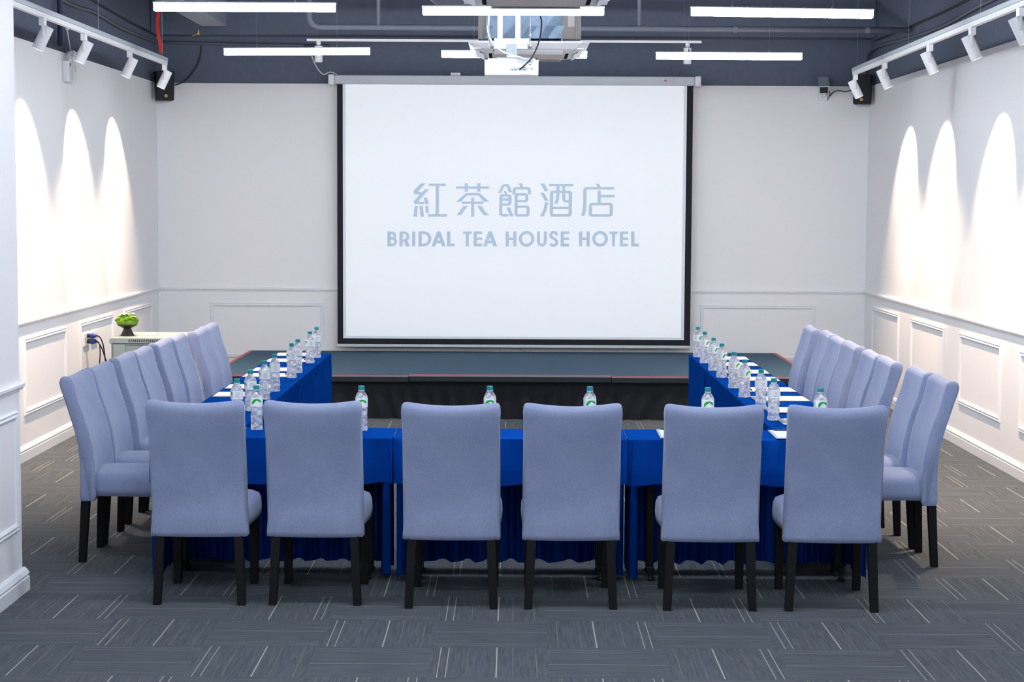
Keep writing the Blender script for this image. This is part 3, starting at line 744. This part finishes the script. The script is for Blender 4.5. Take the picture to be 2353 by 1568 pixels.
for i, y in enumerate(LBY): place_bottle(-1.504, y, R(-72) + random.uniform(-.15, .15), 'teal-capped water bottle on the left arm of tables, ' + CN[i])
for i, y in enumerate(RBY): place_bottle(1.432 + (.014 if i < 2 else 0), y, R(48) + (R(60) if i < 2 else 0) + random.uniform(-.12, .12), 'teal-capped water bottle on the right arm of tables, ' + CN[i])

# ---------------------------------------------------------------- clipboards and pens
def clipboard():
    t = thing('clipboard', '', 'clipboard', group='clipboards with white paper')
    MB().box(-.125, .125, -.165, .165, 0, .004).build('board', BOARD, t, bevel=.0015)
    MB().box(-.113, .113, -.155, .135, .0042, .0062).build('paper', PAPER, t)
    MB().box(-.05, .05, .138, .160, .004, .011).box(-.02, .02, .128, .150, .0105, .014).build('clip', SILVER, t, bevel=.002)
    return t
def pen():
    t = thing('pen', '', 'pen', group='black pens on the clipboards')
    Mx = Matrix.Rotation(R(90), 4, 'Y')
    MB().lathe([(.001, -.070), (.0026, -.060), (.0044, -.052), (.0046, .055), (.0040, .068), (.001, .070)], 10, M=Mx, cap=False).build('barrel', PENM, t, smooth=True)
    MB().box(.02, .064, -.001, .001, .0044, .0062).build('pocket_clip', SILVER, t)
    return t
cb0, pn0 = clipboard(), pen(); cu = []
def place_pad(x, y, rz, lb):
    o = cb0 if not cu else dup(cb0, (0, 0, 0), 0, ''); p = pn0 if not cu else dup(pn0, (0, 0, 0), 0, ''); cu.append(1)
    o.location = (x, y, .7525); o.rotation_euler = (0, 0, rz); o['label'] = 'white paper on a grey clipboard ' + lb
    v = Matrix.Rotation(rz, 3, 'Z') @ Vector((-.045 + random.uniform(-.01, .01), .118, 0))
    p.location = (x + v.x, y + v.y, .7525 + .0112); p.rotation_euler = (0, 0, rz + random.uniform(-.06, .06)); p['label'] = 'black pen lying on the clipboard ' + lb
for x, lb in ((-1.535, 'behind the leftmost front chair'), (.880, 'behind the second front chair from the right'), (1.472, 'behind the rightmost front chair')):
    place_pad(x, 9.33, random.uniform(-.02, .02), lb)
LPY = [9.90, 10.40, 11.10, 11.57, 12.32, 12.73, 13.45, 13.97]; RPY = [9.87, 10.42, 11.02, 11.55, 12.24, 12.75, 13.33, 13.84]
for i, y in enumerate(LPY): place_pad(-1.678, y, R(-90) + random.uniform(-.03, .03), 'on the left arm of tables, ' + CN[i])
for i, y in enumerate(RPY): place_pad(1.636, y, R(90) + random.uniform(-.03, .03), 'on the right arm of tables, ' + CN[i])

# ---------------------------------------------------------------- rack cabinet, flowers, outlet
rk = thing('rack_cabinet', 'grey-green metal network cabinet on casters in the left back corner', 'cabinet', (-3.085, 15.45, 0))
MB().box(-.29, .29, -.36, .30, .07, .745).build('body', RACK, rk, bevel=.004)
MB().prism([(-.30, .745), (.30, .745), (.30, .775), (.285, .79), (-.285, .79), (-.30, .775)], -.385, .31).build('top_cover', RACK, rk, bevel=.003)
sl_ = MB()
for i in range(15): sl_.prism([(-.14 + .018 * i, .757), (-.131 + .018 * i, .757), (-.126 + .018 * i, .779), (-.135 + .018 * i, .779)], -.3862, -.384)
sl_.build('vent_slots', RACKD, rk)
dr = MB().box(-.285, .285, -.383, -.362, .085, .738).build('door', RACK, rk, bevel=.003)
MB().box(-.165, .165, -.3845, -.383, .12, .725).build('door_panel', mat('rack_door_panel', (148, 163, 164), .4, var=.03), dr, bevel=.003)
MB().box(-.1665, -.1635, -.3855, -.383, .115, .73).box(.1635, .1665, -.3855, -.383, .115, .73).box(-.1665, .1665, -.3855, -.383, .728, .731).build('door_seam', RACKD, dr)
MB().box(.235, .252, -.392, -.383, .40, .47).build('door_handle', BLACKP, dr, bevel=.003)
MB().box(-.272, -.268, -.3845, -.382, .085, .735).build('hinge_seam', RACKD, dr)
for x in (-.24, .24):
    for y in (-.30, .24):
        c_ = MB().box(x - .02, x + .02, y - .02, y + .02, .05, .072).build('caster', BLACKMETAL, rk)
        MB().lathe([(.008, -.011), (.026, -.011), (.028, -.006), (.028, .006), (.026, .011), (.008, .011)], 18, M=Matrix.Translation((x, y, .028)) @ Matrix.Rotation(R(90), 4, 'Y')).build('wheel', BLACKP, c_)
fb = thing('flower_bowl', 'dark footed bowl of green moss with white orchids on the grey cabinet', 'plant', (-3.287, 15.33, .79))
MB().lathe([(.001, 0), (.058, 0), (.060, .006), (.050, .02), (.034, .055), (.032, .062), (.045, .070), (.082, .088), (.084, .108), (.078, .108), (.070, .095), (.001, .090)], 32, cap=False).build('bowl', BOWL, fb, smooth=False)
mo = MB(); rnd = random.Random(2)
mo.lathe([(.076, .090), (.090, .105), (.088, .125), (.066, .155), (.03, .172), (.001, .176)], 24, cap=False)
for i in range(85):
    a = rnd.uniform(0, 6.283); rr = .088 * math.sqrt(rnd.random()); z = .096 + .080 * math.sqrt(max(0, 1 - (rr / .098) ** 2)); q = rnd.uniform(.011, .018)
    mo.lathe([(q * math.sin(R(e)), z - q * math.cos(R(e))) for e in (2, 35, 70, 105, 140, 178)], 8, cx=rr * math.cos(a), cy=rr * math.sin(a), cap=False)
mo.build('moss', MOSS, fb, smooth=True)
for (fx, fy, fz, sc) in ((-.018, -.03, .186, 1.0), (.036, .01, .190, .85), (.062, -.045, .166, .6)):
    pm_ = MB()
    for q in range(5):
        a = q * 1.2566 + fx * 9; ca, sa = math.cos(a), math.sin(a); pts = []
        for r_, wd, zz in ((.003, .003, 0), (.016, .012, .004), (.028, .014, .004), (.036, .009, 0), (.040, .001, -.003)):
            pts.append([(fx + sc * (r_ * ca - s_ * wd * sa), fy + sc * (r_ * sa + s_ * wd * ca), fz + sc * zz - .0015 * abs(s_)) for s_ in (-1, 0, 1)])
        pm_.grid(pts)
    fl = pm_.build('orchid_flower', PETAL, fb, smooth=True, fix=False)
    MB().lathe([(.001, fz), (.005 * sc, fz + .002), (.004 * sc, fz + .008), (.001, fz + .010)], 8, cx=fx, cy=fy, cap=False).build('flower_centre', YELLOW, fl, smooth=True)
tag(MB().box(-.055, .055, -.04, .04, 0, .010).build('white_card', WPLASTIC, bevel=.003, loc=(-3.10, 15.42, .7905)), 'small white plastic block lying on top of the grey cabinet', 'card')
for nm, y, lb in (('wall_socket', 15.36, 'white wall socket with two blue plugs on the left wall'), ('wall_socket', 15.66, 'white wall socket without plugs on the left wall, farther back')):
    s_ = thing(nm, lb, 'socket', (XL, y, .755), 0, 'sockets on the left wall')
    MB().box(0, .012, -.115, .115, -.055, .055).build('plate', WPLASTIC, s_, bevel=.003)
    for yy in (-.06, 0, .06): MB().box(.012, .0135, yy - .018, yy + .018, -.02, .02).build('outlet_face', GPLASTIC, s_)
for i, (z, lb) in enumerate(((.785, 'upper'), (.735, 'lower'))):
    t = thing('cable_with_plug', 'black cable with blue %s plug in the left wall socket' % lb, 'cable', (0, 0, 0), 0, 'black cables at the left wall')
    y = 15.36
    MB().lathe([(.001, 0), (.017, 0), (.017, .026), (.001, .026)], 14, M=Matrix.Translation((XL + .0137, y, z)) @ Matrix.Rotation(R(90), 4, 'Y'), cap=False).build('plug_face', BLACKP, t)
    MB().lathe([(.001, .026), (.019, .026), (.020, .055), (.012, .075), (.001, .075)], 14, M=Matrix.Translation((XL + .0137, y, z)) @ Matrix.Rotation(R(90), 4, 'Y'), cap=False).build('plug', BLUEPLUG, t)
    x1 = XL + .088
    pts = [(x1, y, z), (x1 + .03, y, z - .01), (x1 + .055, y + .02, z - .08), (x1 + .06, y + .10 - .08 * i, z - .25), (x1 + .10 - .06 * i, y + .14 - .1 * i, z - .45), (x1 + .10 - .06 * i, y + .15 - .1 * i, .007), (x1 + .12, y - .1 * i + .02, .006)]
    if i == 1: pts = [(x1, y, z), (x1 + .025, y, z - .012), (x1 + .04, y - .03, z - .10), (x1 + .03, y - .04, z - .3), (x1 + .03, y - .05, .007), (x1 + .1, y - .06, .006)]
    MB().tube(catmull(pts, 8), .0055, 8).build('cord', BLACKP, t, smooth=True)
tag(MB().tube(catmull([(XL + .02, 15.33, .752), (XL + .07, 15.34, .76), (XL + .12, 15.38, .70), (XL + .14, 15.5, .56), (XL + .17, 15.62, .40), (XL + .20, 15.70, .20), (XL + .22, 15.74, .006)], 8), .0055, 8).build('power_cord', BLACKP, smooth=True), 'black power cord sloping from the left wall socket towards the cabinet', 'cable')

# ---------------------------------------------------------------- loudspeakers, emergency light, cctv
def speaker(x, y, rz, lb, sgn):
    t = thing('loudspeaker', lb, 'loudspeaker', (x, y, 3.08), rz, 'black wall loudspeakers')
    MB().prism([(-.085, -.145), (.085, -.145), (.093, .15), (-.093, .15)], -.07, .09).build('cabinet', BLACKP, t, bevel=.012)
    gr = [[(-.080 + .16 * i / 8, -.074 - .012 * math.cos((i - 4) / 4 * 1.3), z) for i in range(9)] for z in (-.138, 0, .142)]
    gr = [[(p[0] * (1 + .08 * k / 2), p[1], p[2]) for p in row] for k, row in enumerate(gr)]
    g = MB().grid(gr).build('grille', mat('speaker_grille', (17, 20, 30), .7, var=.3, scale=200), t, smooth=True)
    bd = MB().lathe([(.014, 0), (.016, 0), (.016, .002), (.014, .002)], 16, M=Matrix.Translation((.0, -.0885, -.10)) @ Matrix.Rotation(R(90), 4, 'X'))
    bd.box(-.002, .002, -.0895, -.0875, -.115, -.085).box(-.014, .014, -.0895, -.0875, -.102, -.098).build('badge', GOLD, g)
    MB().box(-.03, .03, .09, .155, -.02, .03).build('bracket', BLACKMETAL, t, bevel=.004)
speaker(-3.525, 18.31, R(20), 'black loudspeaker high in the left back corner', -1)
speaker(3.495, 18.31, R(-16), 'black loudspeaker high in the right back corner', 1)
el = thing('emergency_light', 'white twin-head emergency light high on the left wall', 'emergency light', (XL, 14.82, 2.985))
MB().box(0, .055, -.14, .14, -.09, .08).build('case', WPLASTIC, el, bevel=.008)
MB().box(.055, .0565, -.115, -.085, .035, .060).build('red_sticker', RED, el)
MB().box(.055, .0565, .06, .075, .0, .05).build('indicator', GPLASTIC, el)
for yy in (-.055, .075):
    M_ = Matrix.Translation((.045, yy, .13)) @ Matrix.Rotation(R(72), 4, 'Z') @ Matrix.Rotation(R(115), 4, 'X') @ Matrix.Scale(.72, 4)
    h = MB().lathe([(.001, -.035), (.03, -.035), (.058, .0), (.062, .028), (.056, .030), (.05, .022), (.001, .010)], 24, M=M_, cap=False).build('lamp_head', WPLASTIC, el, smooth=False)
    MB().lathe([(.001, .012), (.049, .023)], 24, M=M_, cap=False).build('lens', GPLASTIC, h, smooth=True)
    MB().lathe([(.012, .075), (.012, .12)], 10, cx=.04, cy=yy).build('neck', WPLASTIC, el)
MB().tube(catmull([(.03, .05, .13), (.02, .03, .22), (.015, .0, .30), (.012, -.01, .34)], 6), .006, 8).build('cord', WPLASTIC, el, smooth=True)
MB().lathe([(.014, .33), (.018, .36), (.016, .385)], 10, cx=.012, cy=-.01).build('plug', WPLASTIC, el)
CM = Matrix.Translation((-.01, -.10, .03)) @ Matrix.Rotation(R(-7), 4, 'Z') @ Matrix.Rotation(R(24), 4, 'X') @ Matrix.Translation((0, .13, 0))
cc = thing('security_camera', 'grey bullet security camera on the back wall near the right corner', 'security camera', (3.135, YB, 3.085))
MB().box(-.045, .045, -.03, 0, -.10, -.02).build('base', WPLASTIC, cc, bevel=.005)
MB().tube([(0, -.03, -.06), (0, -.10, -.04), (0, -.12, .0)], .014, 10).build('arm', WPLASTIC, cc, smooth=True)
MB().box(-.048, .048, -.30, -.06, -.005, .075, M=CM).build('housing', CAMGREY, cc, bevel=.010)
MB().box(-.040, .040, -.304, -.296, -.0, .066, M=CM).build('lens_window', BLACKP, cc, bevel=.006)
MB().box(-.054, .054, -.33, -.05, .075, .083, M=CM).build('sun_shield', CAMGREY, cc, bevel=.003)
MB().tube(catmull([(.03, -.08, .02), (.07, -.04, -.03), (.05, -.02, -.09), (.02, -.02, -.10)], 6), .004, 6).build('cord', BLACKP, cc, smooth=True)
tag(MB().tube(catmull([(3.21, 18.535, 3.03), (3.25, 18.54, 3.075), (3.31, 18.54, 3.085), (3.36, 18.53, 3.075), (3.42, 18.50, 3.09)], 8), .005, 6).build('camera_cable', BLACKP, smooth=True), 'thin black cable between the security camera and right loudspeaker', 'cable')
tag(MB().tube(catmull([(-3.19, 18.535, 3.51), (-3.21, 18.54, 3.37), (-3.28, 18.54, 3.24), (-3.37, 18.50, 3.14), (-3.44, 18.42, 3.10)], 8), .007, 8).build('speaker_cable', BLACKP, smooth=True), 'black cable curving down the dark wall to the left loudspeaker', 'cable')
tag(MB().tube(catmull([(-2.06, 18.40, 3.42), (-2.01, 18.38, 3.30), (-1.935, 18.36, 3.213), (-1.86, 18.37, 3.235), (-1.79, 18.40, 3.209)], 8), .005, 8).build('screen_power_cord', WPLASTIC, smooth=True), 'white cord hanging to the left end of the screen housing', 'cable')
tag(MB().box(-.05, .05, -.03, .03, 0, .03).build('cable_box', WPLASTIC, bevel=.004, loc=(-.60, 18.42, 3.2065)), 'small white box on top of the projection screen housing', 'box')
jb = thing('junction_box', 'dark wall box with white socket behind the left end of the back track', 'junction box', (-2.09, YB + .012, 3.47))
MB().box(-.05, .05, -.05, 0, -.05, .05).build('case', BLACKP, jb, bevel=.004)
MB().lathe([(.001, 0), (.021, 0), (.017, .02), (.001, .022)], 14, M=Matrix.Translation((-.005, -.05, -.015)) @ Matrix.Rotation(R(90), 4, 'X'), cap=False).build('plug', WPLASTIC, jb)

# ---------------------------------------------------------------- air units, projector
def air_unit():
    t = thing('ceiling_air_unit', '', 'air conditioner', group='ceiling cassette air units')
    h = .456
    def sq(a, z, c=.06): return [(-a + c, -a, z), (a - c, -a, z), (a, -a + c, z), (a, a - c, z), (a - c, a, z), (-a + c, a, z), (-a, a - c, z), (-a, -a + c, z)]
    m = MB().grid([sq(h - .02, .045), sq(h, .040), sq(h, .028), sq(h - .05, -.012), sq(h - .115, -.036), sq(h - .15, -.036)], closed=True)
    m.f.append(tuple(range(8))); m.mi.append(0); m.build('panel', WPLASTIC, t)
    MB().box(-.28, .28, -.28, .28, -.042, -.034).build('intake_grille', BEIGE, t, bevel=.006)
    for a in range(4):
        Mx = Matrix.Rotation(R(90 * a), 4, 'Z')
        v = MB().box(-.27, .27, -.375, -.315, -.028, -.020, M=Mx @ Matrix.Translation((0, 0, 0)) @ Matrix.Rotation(R(0), 4, 'X')).build('air_slot', PORT, t)
        MB().box(-.26, .26, -.385, -.335, -.040, -.035, M=Mx @ Matrix.Translation((0, -.36, -.03)) @ Matrix.Rotation(R(-28), 4, 'X') @ Matrix.Translation((0, .36, .03))).build('louver', WPLASTIC, v, bevel=.004)
        MB().box(-.415, -.36, -.415, -.36, -.017, -.004, M=Mx).build('corner_cap', WPLASTIC, t, bevel=.004)
    bw = ZC - 3.08
    # foil wrapped body with soft creases
    rnd = random.Random(9); rows = []
    for kz in range(13):
        z = .07 + (bw - .07) * kz / 12; row = []
        for i in range(36):
            q = i / 36 * 4; sd = int(q); f = q - sd; a = .30; x, y = [(-a + 2 * a * f, -.34), (a, -.34 + .68 * f), (a - 2 * a * f, .34), (-a, .34 - .68 * f)][sd]
            row.append((x + rnd.uniform(-.012, .012) - .03, y + rnd.uniform(-.012, .012), z))
        rows.append(row)
    MB().grid(rows, closed=True).build('foil_wrapped_body', FOIL, t, smooth=False)
    MB().box(.255, .395, -.345, .33, .066, bw).build('side_casing', BROWN, t, bevel=.004)
    MB().box(-.385, -.31, -.31, .30, .066, .35).build('pump_box', BROWN, t, bevel=.004)
    MB().box(.295, .345, -.348, -.344, .16, .40).build('data_sticker', mat('sticker_pale', (190, 184, 184), .6), t)
    for x in (-.36, .36):
        for y in (-.36, .36): MB().tube([(x, y, .06), (x, y, bw)], .004, 6).build('hanger_rod', SILVER, t)
    for y in (-.35,):
        MB().tube([(-.30, y, .32), (.27, y, .33)], .004, 6).build('strap', BLACKP, t)
    return t
ac = air_unit(); ac.location = (.104, 14.16, 3.112); ac['label'] = 'white ceiling cassette air unit with foil-wrapped body behind the projector'
dup(ac, (.118, 10.2, 3.112), 0, 'white ceiling cassette air unit cut by the top edge of the photo')
tag(MB().tube(catmull([(-.27, 14.0, 3.62), (-.40, 13.95, 3.52), (-.55, 13.95, 3.55), (-.68, 13.98, 3.72), (-.72, 14.0, 4.0), (-.70, 14.0, 4.29)], 8), .12, 18).build('flexible_duct', mat('dark_duct_wrap', (86, 86, 100), .7, var=.2, scale=20, bump=.6), smooth=True), 'dark wrapped flexible duct left of the foil-wrapped air unit', 'duct')

pj = thing('projector', 'white ceiling projector seen from behind with black cable plugged in', 'projector', (-.025, 13.2, 2.863))
MB().box(-.195, .195, 0, .30, 0, .122).build('body', PRWHITE, pj, bevel=.010)
MB().box(-.175, -.035, -.0015, 0, .03, .115).build('filter_cover', WPLASTIC, pj, bevel=.001)
pp = MB().box(-.015, .125, -.001, .001, .032, .058).box(.04, .155, -.001, .001, .085, .118).build('port_panel', GPLASTIC, pj)
q = MB()
for x, z, w_, h_ in ((0, .036, .012, .005), (.020, .036, .010, .007), (.036, .036, .007, .007), (.055, .036, .014, .005), (.085, .038, .016, .005), (.085, .056, .016, .005), (.125, .075, .018, .006), (.12, .098, .018, .006)):
    q.box(x, x + w_, -.0025, -.001, z, z + h_)
q.build('ports', PORT, pp)
for x, mt in ((.13, BEIGE), (.147, PORT)):
    MB().lathe([(.001, 0), (.006, 0), (.006, .004), (.001, .004)], 12, M=Matrix.Translation((x, 0, .046)) @ Matrix.Rotation(R(90), 4, 'X'), cap=False).build('audio_jack', mt, pj)
for x in (-.192, .172): MB().box(x, x + .02, -.002, .02, .110, .124).build('corner_pad', BLACKP, pj)
MB().box(.06, .13, -.0015, 0, .003, .006).build('maker_strip', GPLASTIC, pj)
pm2 = thing('projector_mount', 'white twin-pole ceiling mount holding the projector', 'mount', (-.025, 13.2, 2.863))
for x in (-.085, .045): MB().box(x - .019, x + .019, .10, .135, .20, ZC - 2.863).build('pole', WPLASTIC, pm2, bevel=.002)
MB().box(-.13, .128, .075, .16, .228, .272).build('cross_box', WPLASTIC, pm2, bevel=.003)
MB().box(-.13, .115, .085, .15, .196, .228).build('lower_bar', WPLASTIC, pm2, bevel=.003)
MB().box(-.04, .04, .08, .15, .150, .225).build('neck_plate', GPLASTIC, pm2, bevel=.003)
MB().box(-.11, .15, .07, .20, .1225, .134).build('mount_plate', GPLASTIC, pm2, bevel=.003)
MB().box(-.036, .036, .085, .145, .134, .152).build('swivel_block', WPLASTIC, pm2, bevel=.003)
for x in (-.14, .132): MB().lathe([(.008, -.014), (.008, .014)], 8, M=Matrix.Translation((x, .11, .208)) @ Matrix.Rotation(R(90), 4, 'Y')).build('bolt', SILVER, pm2)
def cord(name, pts, r_, m, lb): tag(MB().tube(catmull(pts, 10), r_, 8).build(name, m, smooth=True), lb, 'cable')
px, py, pz = -.025, 13.2, 2.863
cord('projector_data_cable', [(px + .06, py - .004, pz + .045), (px + .085, py - .03, pz + .062), (px + .15, py - .05, pz + .13), (px + .20, py - .03, pz + .25), (px + .215, py, pz + .38), (px + .20, py + .03, pz + .55), (px + .20, py + .05, ZC)], .0055, BLACKP, 'black cable looping from the projector back up to the ceiling')
cord('projector_power_cord', [(px + .10, py - .004, pz + .110), (px + .06, py - .03, pz + .128), (px - .06, py - .04, pz + .165), (px - .14, py - .02, pz + .235), (px - .175, py, pz + .34), (px - .165, py + .05, pz + .48), (px - .165, py + .08, ZC)], .0065, WPLASTIC, 'white power cord looping from the projector to its mount')
for x, lb in ((-.165, 'left'), (.135, 'right')):
    t = thing('threaded_rod', 'thin rod with nuts hanging %s of the projector mount poles' % lb, 'rod', (px + x, 13.32, pz + .20), 0, 'thin rods beside the mount')
    MB().tube([(0, 0, 0), (0, 0, ZC - pz - .20)], .004, 6).build('rod', SILVER, t)
    for z in (.03, .10, .17): MB().lathe([(.009, z - .005), (.009, z + .005)], 6).build('nut', SILVER, t)

# ---------------------------------------------------------------- pipes, ducts and cables under the ceiling
wp = thing('ceiling_pipe', 'grey pipe running across the back below the ceiling with elbow at left', 'pipe', (0, 0, 0))
ZP, YP = 3.52, 16.6
MB().tube([(-1.87, YP, ZC), (-1.87, YP, ZP + .10)] + [(-1.87 + .09 * (1 - math.cos(R(a))), YP, ZP + .09 - .09 * math.sin(R(a))) for a in (10, 30, 50, 70, 90)] + [(3.60, YP, ZP)], .026, 12).build('main_run', PIPE, wp, smooth=True)
for x in (-1.243, 1.125): MB().tube([(x, YP, ZP), (x, YP, ZC)], .018, 10).build('riser', PIPE, wp, smooth=True)
for x in (-.3, 2.0, 3.2): MB().lathe([(.031, -.02), (.031, .02)], 12, M=Matrix.Translation((x, YP, ZP)) @ Matrix.Rotation(R(90), 4, 'Y')).build('coupling', PIPE, wp)
tag(MB().box(-2.925, -2.69, 13.0, 17.0, 3.56, 3.95).build('air_duct', DUCTM, bevel=.006), 'light grey rectangular duct under the ceiling at upper left', 'duct')
tag(MB().box(-3.66, 3.62, 18.30, 18.561, 3.60, 4.3).build('ceiling_beam', DARK, bevel=.01), 'dark painted beam along the top of the back wall', 'beam', kind='structure')
cord('wall_conduit', [(-3.63, 13.4, 3.62), (-3.63, 14.6, 3.545), (-3.63, 15.2, 3.540), (-3.63, 15.75, 3.558), (-3.63, 16.7, 3.527), (-3.63, 17.6, 3.525), (-3.62, 18.45, 3.535), (-3.45, 18.53, 3.535), (-2.6, 18.54, 3.52), (-1.9, 18.54, 3.51)], .016, CONDUIT, 'dark grey cable conduit along the dark top of the left wall')
cord('wall_conduit', [(3.59, 12.8, 3.50), (3.59, 14.2, 3.475), (3.59, 15.2, 3.44), (3.59, 16.35, 3.446), (3.59, 17.5, 3.48), (3.58, 18.2, 3.485), (3.57, 18.5, 3.42), (3.57, 18.53, 3.2)], .014, CONDUIT, 'dark grey cable conduit along the dark top of the right wall')
cord('wall_cable', [(-3.63, 13.4, 3.72), (-3.63, 15.5, 3.66), (-3.63, 17.0, 3.62), (-3.62, 18.2, 3.60)], .008, BLACKP, 'thin black cable above the conduit on the left wall')
cord('wall_cable', [(3.59, 12.8, 3.66), (3.59, 14.5, 3.57), (3.59, 16.4, 3.55), (3.58, 18.2, 3.56)], .008, BLACKP, 'thin black cable above the conduit on the right wall')
tag(MB().tube([(-3.61, 14.47, ZC), (-3.61, 14.47, 3.16)], .022, 10).build('wall_pipe', mat('dark_blue_pipe', (38, 48, 76), .5), smooth=True), 'dark upright pipe on the left wall above the emergency light', 'pipe')
rb = MB(); rb.grid([[(-3.18 + .012 * math.sin(i * .9) - .016 + .032 * q + .02 * i / 9, 16.22 + .008 * math.cos(i * 1.3) * (1 - q), 3.80 - .062 * i) for q in (0, 1)] for i in range(10)])
tag(rb.build('red_ribbon', RED, smooth=True, fix=False), 'red ribbon hanging by the end of the left spotlight track', 'ribbon')
yt = MB().tube([(-3.22, 18.20, 3.575), (-3.16, 18.2, 3.60)], .004, 6); yt.lathe([(.012, 3.585), (.004, 3.635)], 8, cx=-3.16, cy=18.2)
tag(yt.build('yellow_tag', YELLOW), 'small yellow tag hanging under the ceiling beam at upper left', 'tag')
